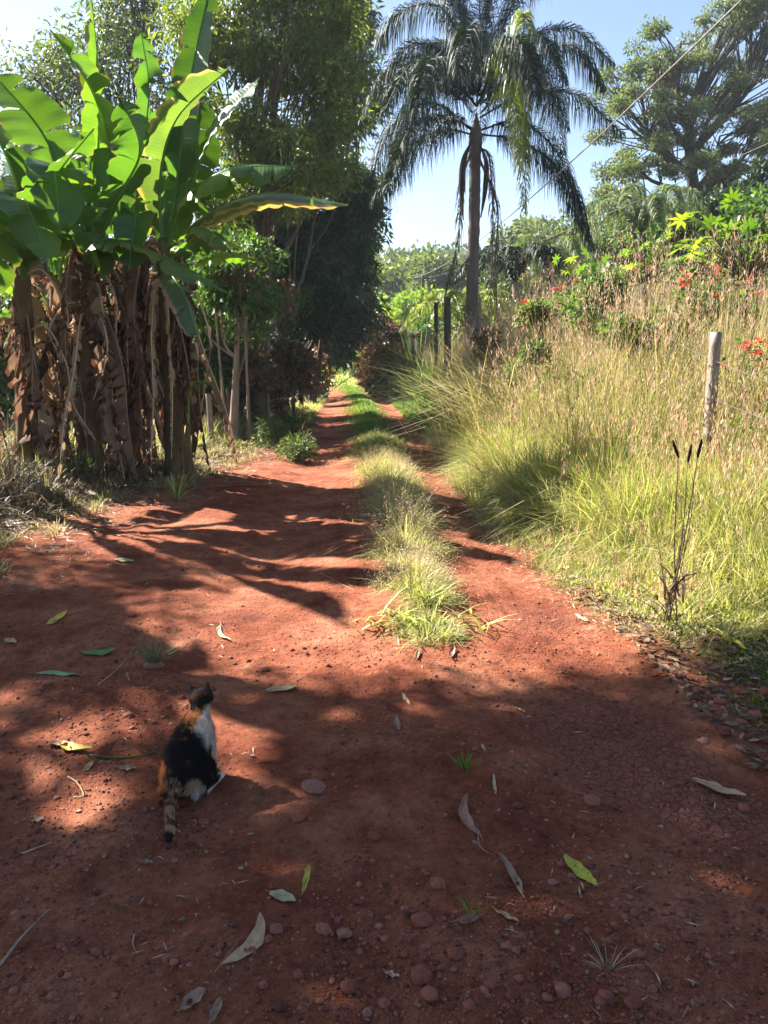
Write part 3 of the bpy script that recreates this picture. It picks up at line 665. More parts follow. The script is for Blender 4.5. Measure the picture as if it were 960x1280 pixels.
# --- mid distance beyond the palm
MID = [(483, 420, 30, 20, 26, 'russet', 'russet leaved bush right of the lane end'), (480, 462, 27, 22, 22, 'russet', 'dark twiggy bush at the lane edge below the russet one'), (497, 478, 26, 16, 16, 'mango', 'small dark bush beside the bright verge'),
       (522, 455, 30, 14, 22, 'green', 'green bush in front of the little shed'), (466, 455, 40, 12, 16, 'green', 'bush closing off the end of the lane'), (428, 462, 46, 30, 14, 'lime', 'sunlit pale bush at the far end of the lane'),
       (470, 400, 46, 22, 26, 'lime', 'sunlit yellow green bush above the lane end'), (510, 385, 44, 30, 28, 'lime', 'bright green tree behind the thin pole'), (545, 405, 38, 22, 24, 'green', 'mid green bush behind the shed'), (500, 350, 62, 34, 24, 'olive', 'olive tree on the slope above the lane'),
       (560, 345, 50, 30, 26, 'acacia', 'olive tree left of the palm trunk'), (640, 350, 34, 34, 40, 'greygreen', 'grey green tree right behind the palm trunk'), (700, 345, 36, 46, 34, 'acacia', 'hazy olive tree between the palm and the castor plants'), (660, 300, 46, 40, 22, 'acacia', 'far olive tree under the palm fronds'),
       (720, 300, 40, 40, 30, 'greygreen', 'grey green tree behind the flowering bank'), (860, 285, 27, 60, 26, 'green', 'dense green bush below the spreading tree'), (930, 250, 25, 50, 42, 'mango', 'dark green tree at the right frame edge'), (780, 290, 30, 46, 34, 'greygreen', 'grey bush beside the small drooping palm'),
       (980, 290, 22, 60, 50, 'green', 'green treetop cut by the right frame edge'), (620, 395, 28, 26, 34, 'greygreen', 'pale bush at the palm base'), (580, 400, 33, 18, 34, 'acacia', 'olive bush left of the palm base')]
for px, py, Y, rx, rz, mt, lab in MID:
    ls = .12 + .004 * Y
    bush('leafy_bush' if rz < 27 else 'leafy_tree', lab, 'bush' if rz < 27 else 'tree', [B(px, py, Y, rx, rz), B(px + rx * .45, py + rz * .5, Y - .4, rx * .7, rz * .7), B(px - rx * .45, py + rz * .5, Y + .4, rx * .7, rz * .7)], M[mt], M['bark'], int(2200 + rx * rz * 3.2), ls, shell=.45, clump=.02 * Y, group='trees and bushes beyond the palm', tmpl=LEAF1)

# --- spreading tree, upper right
tree('spreading_tree', 'tall spreading tree with flat airy foliage layers and visible limbs at the upper right', 'tree', gz(868, 33), .34,
     ([B(800, 110, 33, 38, 12, 1.6), B(850, 55, 33, 40, 14, 1.8), B(905, 35, 33, 45, 16, 2), B(770, 150, 32, 22, 9, 1.2), B(840, 140, 32, 30, 11, 1.4), B(925, 90, 33, 40, 15, 2), B(880, 115, 34, 40, 12, 1.6), B(785, 195, 32, 30, 9, 1.2),
      B(825, 205, 33, 26, 9, 1.2), B(900, 170, 32, 36, 11, 1.4), B(950, 150, 32, 30, 14, 1.6), B(770, 235, 32, 26, 10, 1.2), B(860, 185, 33, 30, 9, 1.2), B(945, 205, 31, 36, 12, 1.4), B(820, 75, 33, 26, 9, 1.2), B(940, 10, 33, 40, 16, 2), B(815, 160, 34, 22, 8, 1), B(975, 60, 33, 36, 18, 2), B(760, 110, 33, 18, 7, 1), B(900, 230, 31, 40, 14, 1.4)]),
     M['acacia'], M['bark_dark'], 70000, .15, .40, .1, .36, shell=.0, up=True, tmpl=LEAF1, top=at(870, 120, 33), limbr=.38, sub=7, trunk_pts=[gz(880, 33), at(878, 300, 33), at(866, 230, 33), at(862, 150, 33), at(880, 90, 33)], flat=.55)

# --- far wooded hills (one mass)
def far_forest():
    mb = MB(); n = 2600
    y = 52 + 80 * rng.random(n) ** .8; x = rng.uniform(-.75, .8, n) * y
    z = zt(x, y); ok = (np.abs(x - strip_c(y)) > 5) | (y > 66); x, y, z = x[ok], y[ok], z[ok]; n = len(x)
    r = rng.uniform(1.3, 3.6, n); hh = rng.uniform(1.2, 4.5, n)
    m = 85; idx = np.repeat(np.arange(n), m); d = nrm(rng.normal(size=(len(idx), 3))); d[:, 2] = np.abs(d[:, 2]) * rng.choice([1, 1, 1, -.5], len(idx))
    p = np.stack([x, y, z + hh], -1)[idx] + d * r[idx][:, None] * rng.uniform(.75, 1.08, len(idx))[:, None] * [1, 1, .85]
    a, b, c = frames(d + rng.normal(size=d.shape) * .5); s = rng.uniform(.35, .8, len(idx))
    scatter(mb, *LEAF1, p, a, b, c, np.stack([s * .7, s, s], -1))
    tag(mb.build('far_forest', M['forest']), kind='stuff')
far_forest()

# ------------------------------------------------------------------ palms
def frond(mb, path, L, nl=70, droop=.9, wd=.022, rr=.022, plume=.5, mi=0, start=.12):
    P = catmull(path, nl); T = nrm(np.gradient(P, axis=0)); n = nl
    tube(mb, P[::3], np.linspace(rr, rr * .25, len(P[::3])), 5, mi)
    S = nrm(np.cross(T, [0, 0, 1.0]) + 1e-4); U = np.cross(S, T)
    u = np.linspace(0, 1, n); k = u > start
    prof = (np.sin(np.pi * np.clip((u - start) / (1 - start) * .86 + .12, 0, 1))) ** .6
    for side in (-1, 1):
        for rep in range(2):
            m = k.sum(); ang = rng.uniform(-.9, .9, m) * plume
            base = P[k] + T[k] * rng.uniform(-.02, .02, m)[:, None]; d = nrm(S[k] * side * np.cos(ang)[:, None] + U[k] * (np.sin(ang) + .12)[:, None] + T[k] * rng.uniform(.25, .7, m)[:, None])
            l = (L * prof[k] * rng.uniform(.8, 1.1, m))[:, None]; dz = np.array([0, 0, -1.0])
            dp = droop * rng.uniform(.7, 1.25, m)[:, None]
            p1 = base + d * l * .38 + dz * l * .10 * dp; p2 = p1 + d * l * (.30 / (1 + .6 * dp)) + dz * l * .34 * dp; p3 = p2 + d * l * .10 + dz * l * .40 * dp
            wv = nrm(np.cross(d, rng.normal(size=d.shape) * .6 + T[k])) * wd * .5
            V = np.stack([base - wv * .5, base + wv * .5, p1 - wv, p1 + wv, p2 - wv * .8, p2 + wv * .8, p3], 1).reshape(-1, 3)
            o = (np.arange(m) * 7)[:, None]
            mb.add(V, [np.concatenate([o + [[0, 1, 3, 2]], o + [[2, 3, 5, 4]]]), o + [[4, 5, 6]]], None, mi)

PY = 19.0
base = gz(594, PY)
pr = empty('queen_palm', base, 'tall palm with a straight grey trunk and long drooping feathery fronds', 'palm tree')
crown = at(596, 118, PY)
mb = MB(); pth = catmull([base - [0, 0, .2], at(590, 400, PY), at(593, 260, PY), at(594, 190, PY), crown + [0, 0, -.25]], 60)
tt = np.linspace(0, 1, 60); rad = .150 + .008 * np.sin(tt * 160) + .05 * np.exp(-tt * 14) - .03 * tt + .035 * np.exp(-((tt - .80) / .06) ** 2) - .12 * sstep(.84, 1, tt)
tube(mb, pth, rad, 14, lump=.03); mb.build('trunk', M['palm_trunk'], pr, attr='par')
def ppath(pts): return [at(x, y, PY + d) for x, y, d in pts]
FR = [  # pixel paths of the fronds that can be told apart
    ([(592, 120, 0), (560, 70, .4), (520, 60, .8), (478, 110, 1)], .62), ([(592, 125, 0), (550, 95, -.4), (505, 100, -.8), (480, 130, -1)], .55),
    ([(590, 165, 0), (560, 160, -.5), (520, 180, -1), (478, 245, -1.3), (462, 320, -1.4)], .60), ([(590, 160, 0), (545, 128, .5), (500, 155, 1), (470, 230, 1.4)], .6),
    ([(598, 120, 0), (640, 60, .3), (700, 40, .6), (752, 80, .8)], .62), ([(600, 130, 0), (650, 85, -.5), (705, 60, -.9), (742, 110, -1)], .5),
    ([(600, 145, 0), (650, 118, .6), (710, 118, 1), (764, 165, 1.2)], .58), ([(600, 165, 0), (650, 175, -.4), (700, 220, -.8), (728, 298, -1)], .60), ([(600, 160, 0), (645, 150, 1), (690, 190, 1.5), (715, 270, 1.8)], .55),
    ([(594, 115, 0), (575, 40, .5), (560, -10, 1), (525, -30, 1.5)], .62), ([(596, 112, 0), (600, 30, .8), (592, -40, 1.2), (575, -70, 2)], .6), ([(598, 115, 0), (630, 30, .5), (655, -20, 1), (700, -30, 1.2)], .6),
    ([(594, 118, 0), (600, 60, -1.2), (585, 40, -2.0), (575, 90, -2.8)], .55), ([(596, 120, 0), (620, 60, -1), (650, 60, -1.8), (665, 120, -2.3)], .55), ([(590, 125, 0), (575, 70, 1.3), (545, 60, 2.2), (520, 120, 2.9)], .5),
    ([(594, 118, 0), (605, 70, 1.4), (625, 60, 2.3), (650, 120, 3.0)], .5), ([(592, 118, 0), (570, 80, -1.1), (540, 80, -2.0), (525, 150, -2.6)], .5), ([(594, 112, 0), (560, 20, 0), (510, 20, .3), (480, 60, .5)], .55)]
for k in range(5):
    a = k * 2.4 + .5; d = np.array([math.cos(a), math.sin(a), 0]) * 2.6; u_ = random.uniform(.3, 1.5); c0 = crown - [0, 0, .25]
    mb = MB(); frond(mb, [c0, c0 + d * .35 + [0, 0, u_ * .8], c0 + d * .75 + [0, 0, u_ * .75], c0 + d * 1.05 + [0, 0, u_ * .75 - 1.1]], .66, 120, 1.05, .019, .024, .65); mb.build('frond', M['palm'], pr)
FR = [([(596 + (x - 596) * 1.09, 118 + (y - 118) * 1.06, d * 1.05) for x, y, d in pts], L) for pts, L in FR]
FR += [([(592, 118, 0), (580, 20, .6), (550, -60, 1.0), (505, -40, 1.3)], .6), ([(598, 118, 0), (612, 10, .4), (640, -70, .8), (690, -70, 1.2)], .6), ([(590, 140, 0), (560, 110, 1.2), (520, 120, 2.0), (490, 200, 2.6)], .6), ([(602, 140, 0), (640, 100, 1.4), (680, 110, 2.2), (705, 190, 2.8)], .6), ([(590, 160, 0), (555, 145, -.9), (510, 165, -1.6), (485, 240, -2.0)], .6)]
for pts, L in FR:
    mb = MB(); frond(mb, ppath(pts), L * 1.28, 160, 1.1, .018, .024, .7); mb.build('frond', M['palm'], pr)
for pts in ([(602, 130, -.2), (625, 60, -1.2), (640, 90, -1.7), (650, 210, -2)], [(602, 140, 0), (635, 110, -1), (650, 160, -1.4), (655, 265, -1.6)], [(602, 125, 0), (650, 20, -.7), (655, 60, -1.2), (660, 170, -1.4)]):
    mb = MB(); frond(mb, ppath(pts), .5, 80, 1.1, .03, .024, .8); mb.build('pale_frond', M['palm_pale'], pr)  # the sun on these yellowish fronds is put into a paler leaf colour
for pts in ([(600, 185, 0), (612, 200, -.4), (616, 290, -.5), (612, 400, -.4)], [(590, 185, 0), (577, 230, -.3), (572, 300, -.3), (556, 370, -.2)], [(600, 200, 0), (622, 260, .3), (618, 330, .4), (622, 400, .4)]):
    mb = MB(); frond(mb, ppath(pts), .26, 40, 1.6, .022, .03, .5); mb.build('dead_frond', M['palm_dead'], pr)
def spathe(path, r):
    mb = MB(); P = catmull(path, 16); u = np.linspace(0, 1, 16); tube(mb, P, .012 + r * np.sin(np.pi * np.clip(u * 1.0, 0, 1)) ** 1.2, 8); return mb
spathe(ppath([(590, 175, -.1), (580, 200, -.3), (577, 235, -.35), (579, 275, -.3)]), .065).build('spathe', M['bark_dark'], pr)
spathe(ppath([(600, 180, -.1), (608, 205, -.3), (606, 240, -.35), (601, 272, -.3)]), .05).build('spathe', M['bark_dark'], pr)

def small_palm(label, px, py, Y, L, n, mat, lean=0, lab_n='drooping_palm'):
    b = gz(px, Y); c = at(px, py, Y); root = empty(lab_n, b, label, 'palm tree', 'small palms beyond the bank')
    mb = MB(); tube(mb, catmull([b - [0, 0, .1], (b + c) / 2 + [.1, 0, 0], c], 12), np.linspace(.16, .12, 12), 9, lump=.08); mb.build('trunk', M['palm_trunk'], root)
    for k in range(n):
        a = 2 * np.pi * k / n + random.uniform(-.2, .2); el = random.uniform(.5, 1.25); d = np.array([math.cos(a), math.sin(a), 0])
        p1 = c + d * L * .4 * math.cos(el) + np.array([0, 0, L * .5 * math.sin(el)]); p2 = p1 + d * L * .38 + np.array([0, 0, L * .05 * math.sin(el)]); p3 = p2 + d * L * .3 - np.array([0, 0, L * .38])
        mb = MB(); frond(mb, [c, p1, p2, p3], L * .22, 46, .9, .035, .02, .6); mb.build('frond', mat, root)
small_palm('grey green drooping palm below the spreading tree', 802, 292, 24, 2.3, 16, M['palm_grey'])
small_palm('small grey palm just right of the tall palm trunk', 690, 345, 27, 2.3, 14, M['palm_grey'])
small_palm('dark palm behind the tall palm trunk', 645, 355, 24, 2.0, 14, M['palm'])
small_palm('low fresh green palm left of the tall palm trunk', 583, 410, 22, 1.9, 12, M['palm_pale'])

# ------------------------------------------------------------------ banana plants
def banana_leaf(mb, path, W, fold=.35, tear=.48, droop=.25, roll=0.0, pet=.14, n=44, nv=4, seg=(3, 9), curl=0.0):
    P = catmull(path, n); T = nrm(np.gradient(P, axis=0))
    S = nrm(np.cross(T, [0, 0, 1.0]) + np.array([1e-3, 0, 0])); 
    # keep the side vector from flipping, then roll the blade
    for i in range(1, n):
        if S[i] @ S[i - 1] < 0: S[i] = -S[i]
    S = nrm(S * .5 + S.mean(0) * .5); S = nrm(S - T * (S * T).sum(1)[:, None]); U = np.cross(S, T)
    if U[:, 2].mean() < 0: U = -U
    S, U = S * math.cos(roll) + U * math.sin(roll), U * math.cos(roll) - S * math.sin(roll)
    t = np.linspace(0, 1, n); u = np.clip((t - pet) / (1 - pet), 0, 1); w = W * .5 * np.clip(1 - np.abs(2 * u - .95) ** 2.6, 0, 1) ** .62
    tube(mb, P, np.linspace(.022, .006, n) * (W / .5) ** .5, 6, 0, par=np.tile([.5, .0, .5], (n * 6, 1)), cap=False)
    i0 = int(pet * n)
    for side in (-1, 1):
        i = i0
        while i < n - 1:
            ln = random.randint(*seg) if random.random() < tear * 2.2 else random.randint(10, 22)
            j = min(n - 1, i + ln); idx = np.arange(i, j + 1); m = len(idx)
            da = random.uniform(-.35, .35) * (1 if ln < 10 else .3) * (1 + 2.2 * max(0, tear - .3)); fr = fold + da; sw = random.uniform(.05, .30)
            gf = np.ones(m)
            if ln < 10 or True:
                gf[0] = .86 if i > i0 else 1; gf[-1] = .82 if j < n - 1 else 1
            rows = []
            for q in range(nv + 1):
                v = q / nv; ww = w[idx] * v
                shr = 1 - .25 * tear * v * np.abs(np.linspace(-1, 1, m)) if m > 1 else 1
                c = P[idx] + (side * S[idx] * math.cos(fr) + U[idx] * math.sin(fr)) * (ww * (gf if q == nv else 1))[:, None]
                c = c + T[idx] * (ww * sw)[:, None] + np.array([0, 0, -1.0]) * (droop * v * v * w[idx] * (1 + .3 * random.random()))[:, None]
                c = c - T[idx] * ((np.linspace(-1, 1, m) * .012 * tear * 4 * v))[:, None]
                c = c + U[idx] * (np.sin(idx * 1.9 + side) * .012 * v)[:, None] + U[idx] * (curl * v * v * w[idx])[:, None]
                rows.append(c)
            Vv = np.stack(rows, 1)  # m, nv+1, 3
            par = np.zeros((m, nv + 1, 3)); par[..., 0] = u[idx][:, None]; par[..., 1] = np.linspace(0.02, 1, nv + 1)[None]; par[..., 2] = random.random()
            a = (np.arange(m - 1) * (nv + 1))[:, None]; b = np.arange(nv)[None]
            F = np.stack([a + b, a + b + 1, a + nv + 2 + b, a + nv + 1 + b], -1).reshape(-1, 4)
            mb.add(Vv.reshape(-1, 3), F, par.reshape(-1, 3)); i = j

def dead_leaf(root, top, az, L, W, mat, hang=None):
    d = np.array([math.cos(az), math.sin(az), 0]); r = random.uniform(.12, .55) if W < .3 else random.uniform(.1, .35)
    p1 = top + d * r * .6 + np.array([0, 0, .06]); p2 = top + d * r * 1.1 + np.array([0, 0, -.28 * L]); p3 = top + d * r * random.uniform(.5, 1.8) + np.array([random.uniform(-.15, .15), random.uniform(-.15, .15), -L])
    mb = MB(); banana_leaf(mb, [top, p1, p2, (p2 + p3) / 2 + rng.normal(size=3) * .05, p3], W, fold=random.choice([-1.1, -.8, 1.0]), tear=.75, droop=.6, roll=random.uniform(-1.5, 1.5), pet=.12, n=46, nv=3, seg=(1, 4), curl=random.uniform(-.7, .7)); return mb.build('dead_leaf', mat, root)

BAN = [  # base px, Y, stem top px, crown z offset, stem radius, label
    ('banana_plant', 105, 9.0, (112, 330), .12, 'banana plant in the middle of the clump with a tall rolled young leaf'),
    ('banana_plant', 215, 9.3, (205, 320), .11, 'banana plant nearest the lane, with leaves reaching out over the verge'),
    ('banana_plant', 30, 8.8, (28, 350), .12, 'banana plant at the left frame edge with broad bright leaves'),
    ('banana_plant', 160, 9.8, (160, 345), .10, 'banana plant half hidden at the back of the clump'),
  ('banana_plant', 68, 9.7, (70, 365), .10, 'low banana plant wrapped in dead leaves between the two leftmost ones')]
roots = []
for nme, px, Y, (tx, ty), r, lab in BAN:
    b = gz(px, Y); top = at(tx, ty, Y); root = empty(nme, b, lab, 'banana plant', 'banana plants beside the lane'); roots.append((root, b, top, Y))
    mb = MB(); tube(mb, catmull([b - [0, 0, .1], (b * .5 + top * .5) + rng.normal(size=3) * .05, top, top + [0, 0, .2]], 22), np.linspace(r * 1.25, r * .45, 22), 12, lump=.10); mb.build('pseudostem', M['banana_stem'], root)
A, Bp, Cp, Dp, Ep = roots
def bl(plant, pts, W, mat='banana', **kw):
    root, b, top, Y = plant
    P = [top + [0, 0, -.1 + random.uniform(-.1, .15)]] + [at(x, y, Y + d) for x, y, d in pts]
    mb = MB(); banana_leaf(mb, P, W * 1.18, **kw); return mb.build('leaf', M[mat], root)
# leaves that can be told apart in the photo, as pixel paths (x, y, metres nearer or farther than the stem)
bl(A, [(120, 230, .1), (124, 110, .2), (112, -25, .3)], .42, roll=1.1, pet=.3)
bl(A, [(140, 220, 0), (118, 120, -.3), (62, 36, -.5)], .55, roll=.5, pet=.28)
bl(A, [(90, 260, .1), (55, 170, .2), (-12, 88, .3)], .72, roll=.55, pet=.25)
bl(A, [(140, 260, -.3), (175, 190, -.6), (150, 120, -.9)], .50, roll=-.4, pet=.2)
bl(A, [(95, 250, -.4), (70, 210, -.9), (75, 290, -1.4)], .50, roll=.3, pet=.2)
bl(A, [(130, 300, -.4), (200, 322, -.9), (290, 370, -1.2)], .36, mat='banana', roll=.2, fold=.15, pet=.12, droop=.5)
bl(A, [(90, 300, .2), (50, 240, .4), (20, 200, .5)], .60, roll=.5, pet=.2)
bl(A, [(120, 260, .5), (150, 200, .8), (180, 130, 1.0)], .55, roll=-.8, pet=.2)
bl(Bp, [(222, 220, .1), (236, 110, .2), (264, -25, .3)], .42, roll=-1.0, pet=.3)
bl(Bp, [(200, 230, -.1), (220, 150, -.4), (288, 84, -.6)], .46, mat='banana_worn', roll=-.3, pet=.2, tear=.5, curl=.4)
bl(Bp, [(240, 230, 0), (270, 160, 0), (324, 98, .1)], .42, roll=-.5, pet=.25)
bl(Bp, [(228, 255, -.2), (285, 212, -.5), (372, 208, -.6)], .40, roll=-.15, fold=.1, pet=.22, droop=.6)
bl(Bp, [(250, 275, -.1), (330, 242, -.3), (436, 256, -.4)], .36, mat='banana_worn', roll=-.1, fold=.1, pet=.25, droop=.6, tear=.2)
bl(Bp, [(222, 260, .2), (240, 190, .3), (252, 110, .4)], .58, roll=-.9, pet=.15)
bl(Bp, [(205, 260, .3), (195, 190, .3), (210, 130, .4)], .55, roll=.8, pet=.15)
bl(Bp, [(230, 310, -.3), (255, 285, -.6), (292, 318, -.9)], .34, roll=0, fold=.1, pet=.15, droop=.5)
bl(Bp, [(240, 330, .2), (280, 320, .3), (328, 328, .4)], .22, roll=0, fold=.1, pet=.2)
bl(Bp, [(215, 345, -.4), (232, 372, -.6), (250, 432, -.7)], .34, mat='banana_worn', roll=.2, fold=-.4, pet=.15, tear=.4)
bl(Cp, [(30, 280, -.2), (10, 200, -.4), (-30, 130, -.5)], .66, roll=.5, pet=.2)
bl(Cp, [(45, 280, -.3), (70, 220, -.7), (118, 160, -1.0)], .50, roll=-.4, pet=.2)
bl(Cp, [(20, 300, -.4), (30, 250, -.9), (60, 330, -1.5)], .50, roll=.1, pet=.15)
bl(Cp, [(10, 310, 0), (-20, 250, 0), (-70, 240, .2)], .60, roll=.3, pet=.15)
bl(Cp, [(38, 290, .4), (50, 200, .7), (30, 120, 1.0)], .60, roll=.9, pet=.2)
bl(Cp, [(25, 300, -.3), (-5, 300, -.8), (-20, 380, -1.1)], .48, roll=.3, pet=.15)
bl(Dp, [(170, 230, 0), (186, 120, .1), (176, 36, .1)], .30, roll=.9, pet=.45)
bl(Dp, [(150, 280, .2), (130, 200, .4), (95, 150, .5)], .52, roll=.6, pet=.15)
bl(Dp, [(180, 280, .3), (215, 220, .5), (270, 230, .8)], .48, roll=-.3, pet=.15)
bl(Dp, [(160, 270, .4), (165, 190, .7), (140, 130, .9)], .52, roll=1.2, pet=.2)
bl(Dp, [(165, 300, -.8), (170, 270, -1.2), (160, 340, -1.5)], .42, roll=.2, pet=.15)
bl(Ep, [(75, 300, .1), (95, 230, .3), (60, 170, .5)], .5, roll=.8, pet=.2)
bl(Ep, [(60, 310, -.2), (40, 270, -.6), (10, 330, -1.0)], .4, roll=.2, pet=.2)
bl(Ep, [(80, 320, -.3), (110, 290, -.8), (130, 350, -1.2)], .4, roll=.2, pet=.2)
mb = MB(); tube(mb, catmull([A[2], at(110, 280, 8.9), at(114, 195, 8.9)], 12), np.array([.03, .034, .036, .036, .035, .033, .03, .027, .023, .018, .012, .005]), 8); mb.build('rolled_leaf', M['banana_spear'], A[0])
for (root, b, top, Y), cnt in zip(roots, (38, 36, 18, 24, 14)):
    for k in range(cnt):
        z = random.uniform(-.9, .15); t_ = top + np.array([0, 0, z]) * .9
        dead_leaf(root, t_, random.uniform(0, 2 * math.pi), min(random.uniform(.8, 2.5), t_[2] - b[2] - .02), random.choice([.08, .12, .16, .22, .30]), M[random.choice(['banana_dead', 'banana_dark', 'banana_dark'])])
for src, lx_, ly_, rz_, lab in ((A[0], -5.05, 7.9, 1.9, 'banana plant just beyond the left frame edge, its leaves reaching in'), (Bp[0], -5.7, 6.7, 3.6, 'banana plant outside the left frame edge shading the soil')):
    c = copy_tree(src)
    for q, ch in enumerate([h for h in c.children if h.name.startswith('dead_leaf')]):
        if q % 5: bpy.data.objects.remove(ch)
    c.location = (lx_, ly_, float(zt(lx_, ly_))); c.rotation_euler = (0, 0, rz_); c['label'] = lab
# young suckers and a fallen stub by the clump
root = empty('banana_sucker', gz(236, 8.6), 'short banana sucker with one small green leaf at the clump edge', 'banana plant')
mb = MB(); banana_leaf(mb, [gz(236, 8.6), at(236, 500, 8.6), at(250, 478, 8.5), at(268, 482, 8.4)], .16, fold=.2, pet=.4); mb.build('leaf', M['banana'], root)
mb = MB(); tube(mb, catmull([gz(236, 8.6), at(234, 560, 8.6), at(236, 530, 8.6)], 8), np.linspace(.05, .03, 8), 9, lump=.1); mb.build('pseudostem', M['banana_stem'], root)

# ------------------------------------------------------------------ bank plants on the right
def palmate():
    V = [[0, 0, 0]]; F = []
    for k in range(7):
        a = R(-125 + k * 41.7); l = 1 - .25 * abs(k - 3) / 3; c, s = math.sin(a), math.cos(a); n = len(V)
        px, py = math.cos(a), -math.sin(a)
        V += [[c * l * .45 + px * .13, s * l * .45 + py * .13, .02], [c * l, s * l, -.12], [c * l * .45 - px * .13, s * l * .45 - py * .13, .02]]
        F.append([0, n, n + 1, n + 2])
    return np.array(V), [F]
PALM_L = palmate()
def castor(label, px, py, Y, n, sp, s):
    n = int(n * 1.9); s *= .78
    c = at(px, py, Y); b = np.array([c[0], c[1], float(zt(c[0], c[1]))]); root = empty('castor_plant', b, label, 'plant', 'large leaved plants on the bank')
    sm = MB(); lm = MB(); P = c + rng.normal(size=(n, 3)) * [sp, .25, .17]
    tube(sm, catmull([b, (b + c) / 2 + [.05, 0, 0], c], 8), np.linspace(.025, .012, 8), 6)
    for p in P: tube(sm, catmull([c - [0, 0, .3], (c + p) / 2 - [0, 0, .12], p], 5), np.linspace(.009, .004, 5), 4, cap=False)
    d = nrm(P - c + [0, 0, -.1]) + rng.normal(size=P.shape) * .4; a, bb, cc = frames_up(d * [1, 1, .7], .75); s_ = s * rng.uniform(.7, 1.2, n)
    scatter(lm, *PALM_L, P, a, bb, cc, s_); sm.build('stem', M['bark'], root); lm.build('foliage', M['castor'], root)
castor('large leaved plant topping the bank left of the red flowers', 745, 362, 9.6, 26, .22, .17)
castor('yellow green large leaved plant on the crest of the bank', 808, 322, 10.0, 30, .35, .17)
castor('large leaved plant at the right frame edge above the bank', 935, 312, 8.6, 40, .38, .19)
castor('half buried large leaved plant above the straight fence post', 880, 318, 9.5, 16, .2, .15)
def flower_shrub(label, px, py, Y, n, sp, s=.10):
    c = at(px, py, Y); b = np.array([c[0], c[1], float(zt(c[0], c[1]))]); root = empty('flowering_shrub', b, label, 'shrub', 'red flowering shrubs on the bank')
    sm = MB(); gm = MB(); rm = MB(); P = c + rng.normal(size=(n, 3)) * [sp, .2, sp * .6]
    tube(sm, catmull([b, (b + c) / 2 + [-.04, 0, 0], c - [0, 0, .1]], 8), np.linspace(.02, .01, 8), 6)
    for p in P: tube(sm, catmull([c - [0, 0, .45], (c + p) / 2 - [0, 0, .1], p], 5), np.linspace(.006, .003, 5), 4, cap=False)
    for src, mbx, m, ss, dz in [(p[None], None, 9, s, 0) for p in P] + [(P, gm, 16, s * 1.1, -.10)]:
        q = np.repeat(src, m, 0); d = nrm(rng.normal(size=q.shape) * [1, 1, .35]); a, bb, cc = frames_up(d, .4); z_ = ss * rng.uniform(.6, 1.2, len(q))
        if mbx is None: mbx = MB()
        scatter(mbx, *LEAF, q + [0, 0, dz] + (rng.normal(size=q.shape) * .05 if dz else rng.normal(size=q.shape) * .012), a, bb, cc, np.stack([z_ * .38, z_, z_ * .5], -1))
        if dz == 0: mbx.build('flower_head', M['red'], root)
    sm.build('stem', M['bark'], root); gm.build('foliage', M['green'], root)
for a in [('red flowering shrub lowest and leftmost on the bank crest', 675, 378, 10.5, 5, .10), ('red flowering shrub under the leftmost castor leaves', 738, 372, 9.4, 7, .16), ('red flowering shrub above the pink seed heads', 790, 338, 10, 4, .12),
          ('red flowering shrub standing left of the straight fence post top', 872, 345, 8.6, 9, .14), ('red flowers at the right frame edge', 948, 368, 8, 7, .12), ('sparse red flowers right of the straight fence post', 925, 445, 6.8, 7, .16), ('small red flowers low in the dry grass', 668, 575, 8.2, 3, .05), ('red leaves low right of the straight fence post', 950, 500, 6.6, 5, .10)]:
    flower_shrub(*a, s=.085)
VN = [(740, 395, 9, 26, 22, 'green', 'dark leafy creeper under the red flowers'), (690, 470, 9.2, 26, 26, 'acacia', 'pale creeper draped over the dry grass'), (640, 500, 10.5, 16, 18, 'greygreen', 'small pale leafy bush at the bank edge'), (770, 480, 8, 24, 34, 'green', 'leafy creeper climbing beside the dark stake'),
      (930, 470, 7.4, 34, 40, 'green', 'green creeper behind the straight fence post'), (950, 590, 6.2, 22, 36, 'lime', 'pale leafy weed at the right edge'), (700, 420, 10.4, 34, 26, 'acacia', 'sunlit tangle of vines on the bank crest'), (640, 440, 12, 30, 30, 'russet', 'dry brown brush tangle at the lane side of the bank'), (600, 490, 14, 20, 28, 'russet', 'brown dry bush beside the dark fence posts'), (860, 400, 8.6, 40, 30, 'acacia', 'olive shrub in the dry grass near the post')]
for px, py, Y, rx, rz, mt, lab in VN:
    bush('bank_shrub', lab, 'shrub', [B(px, py, Y, rx, rz)], M[mt], M['bark'], 1800 + int(rx * rz * .9), .075, shell=.0, clump=.2, sub=4, group='shrubs growing through the bank')

# arching dry canes at the lane side of the bank
mb = MB(); n = 520
cx = at(640, 470, 11.5); x = cx[0] + rng.normal(size=n) * .45; y = 11.5 + rng.normal(size=n) * .9
blades(mb, x, y, rng.uniform(1.3, 2.3, n), rng.uniform(.008, .02, n), np.abs(rng.normal(size=n)) * .25, rng.uniform(.4, 1.1, n), math.pi + rng.normal(size=n) * .8)
tag(mb.build('arching_dry_canes', [M['grass_dry']]), kind='stuff')

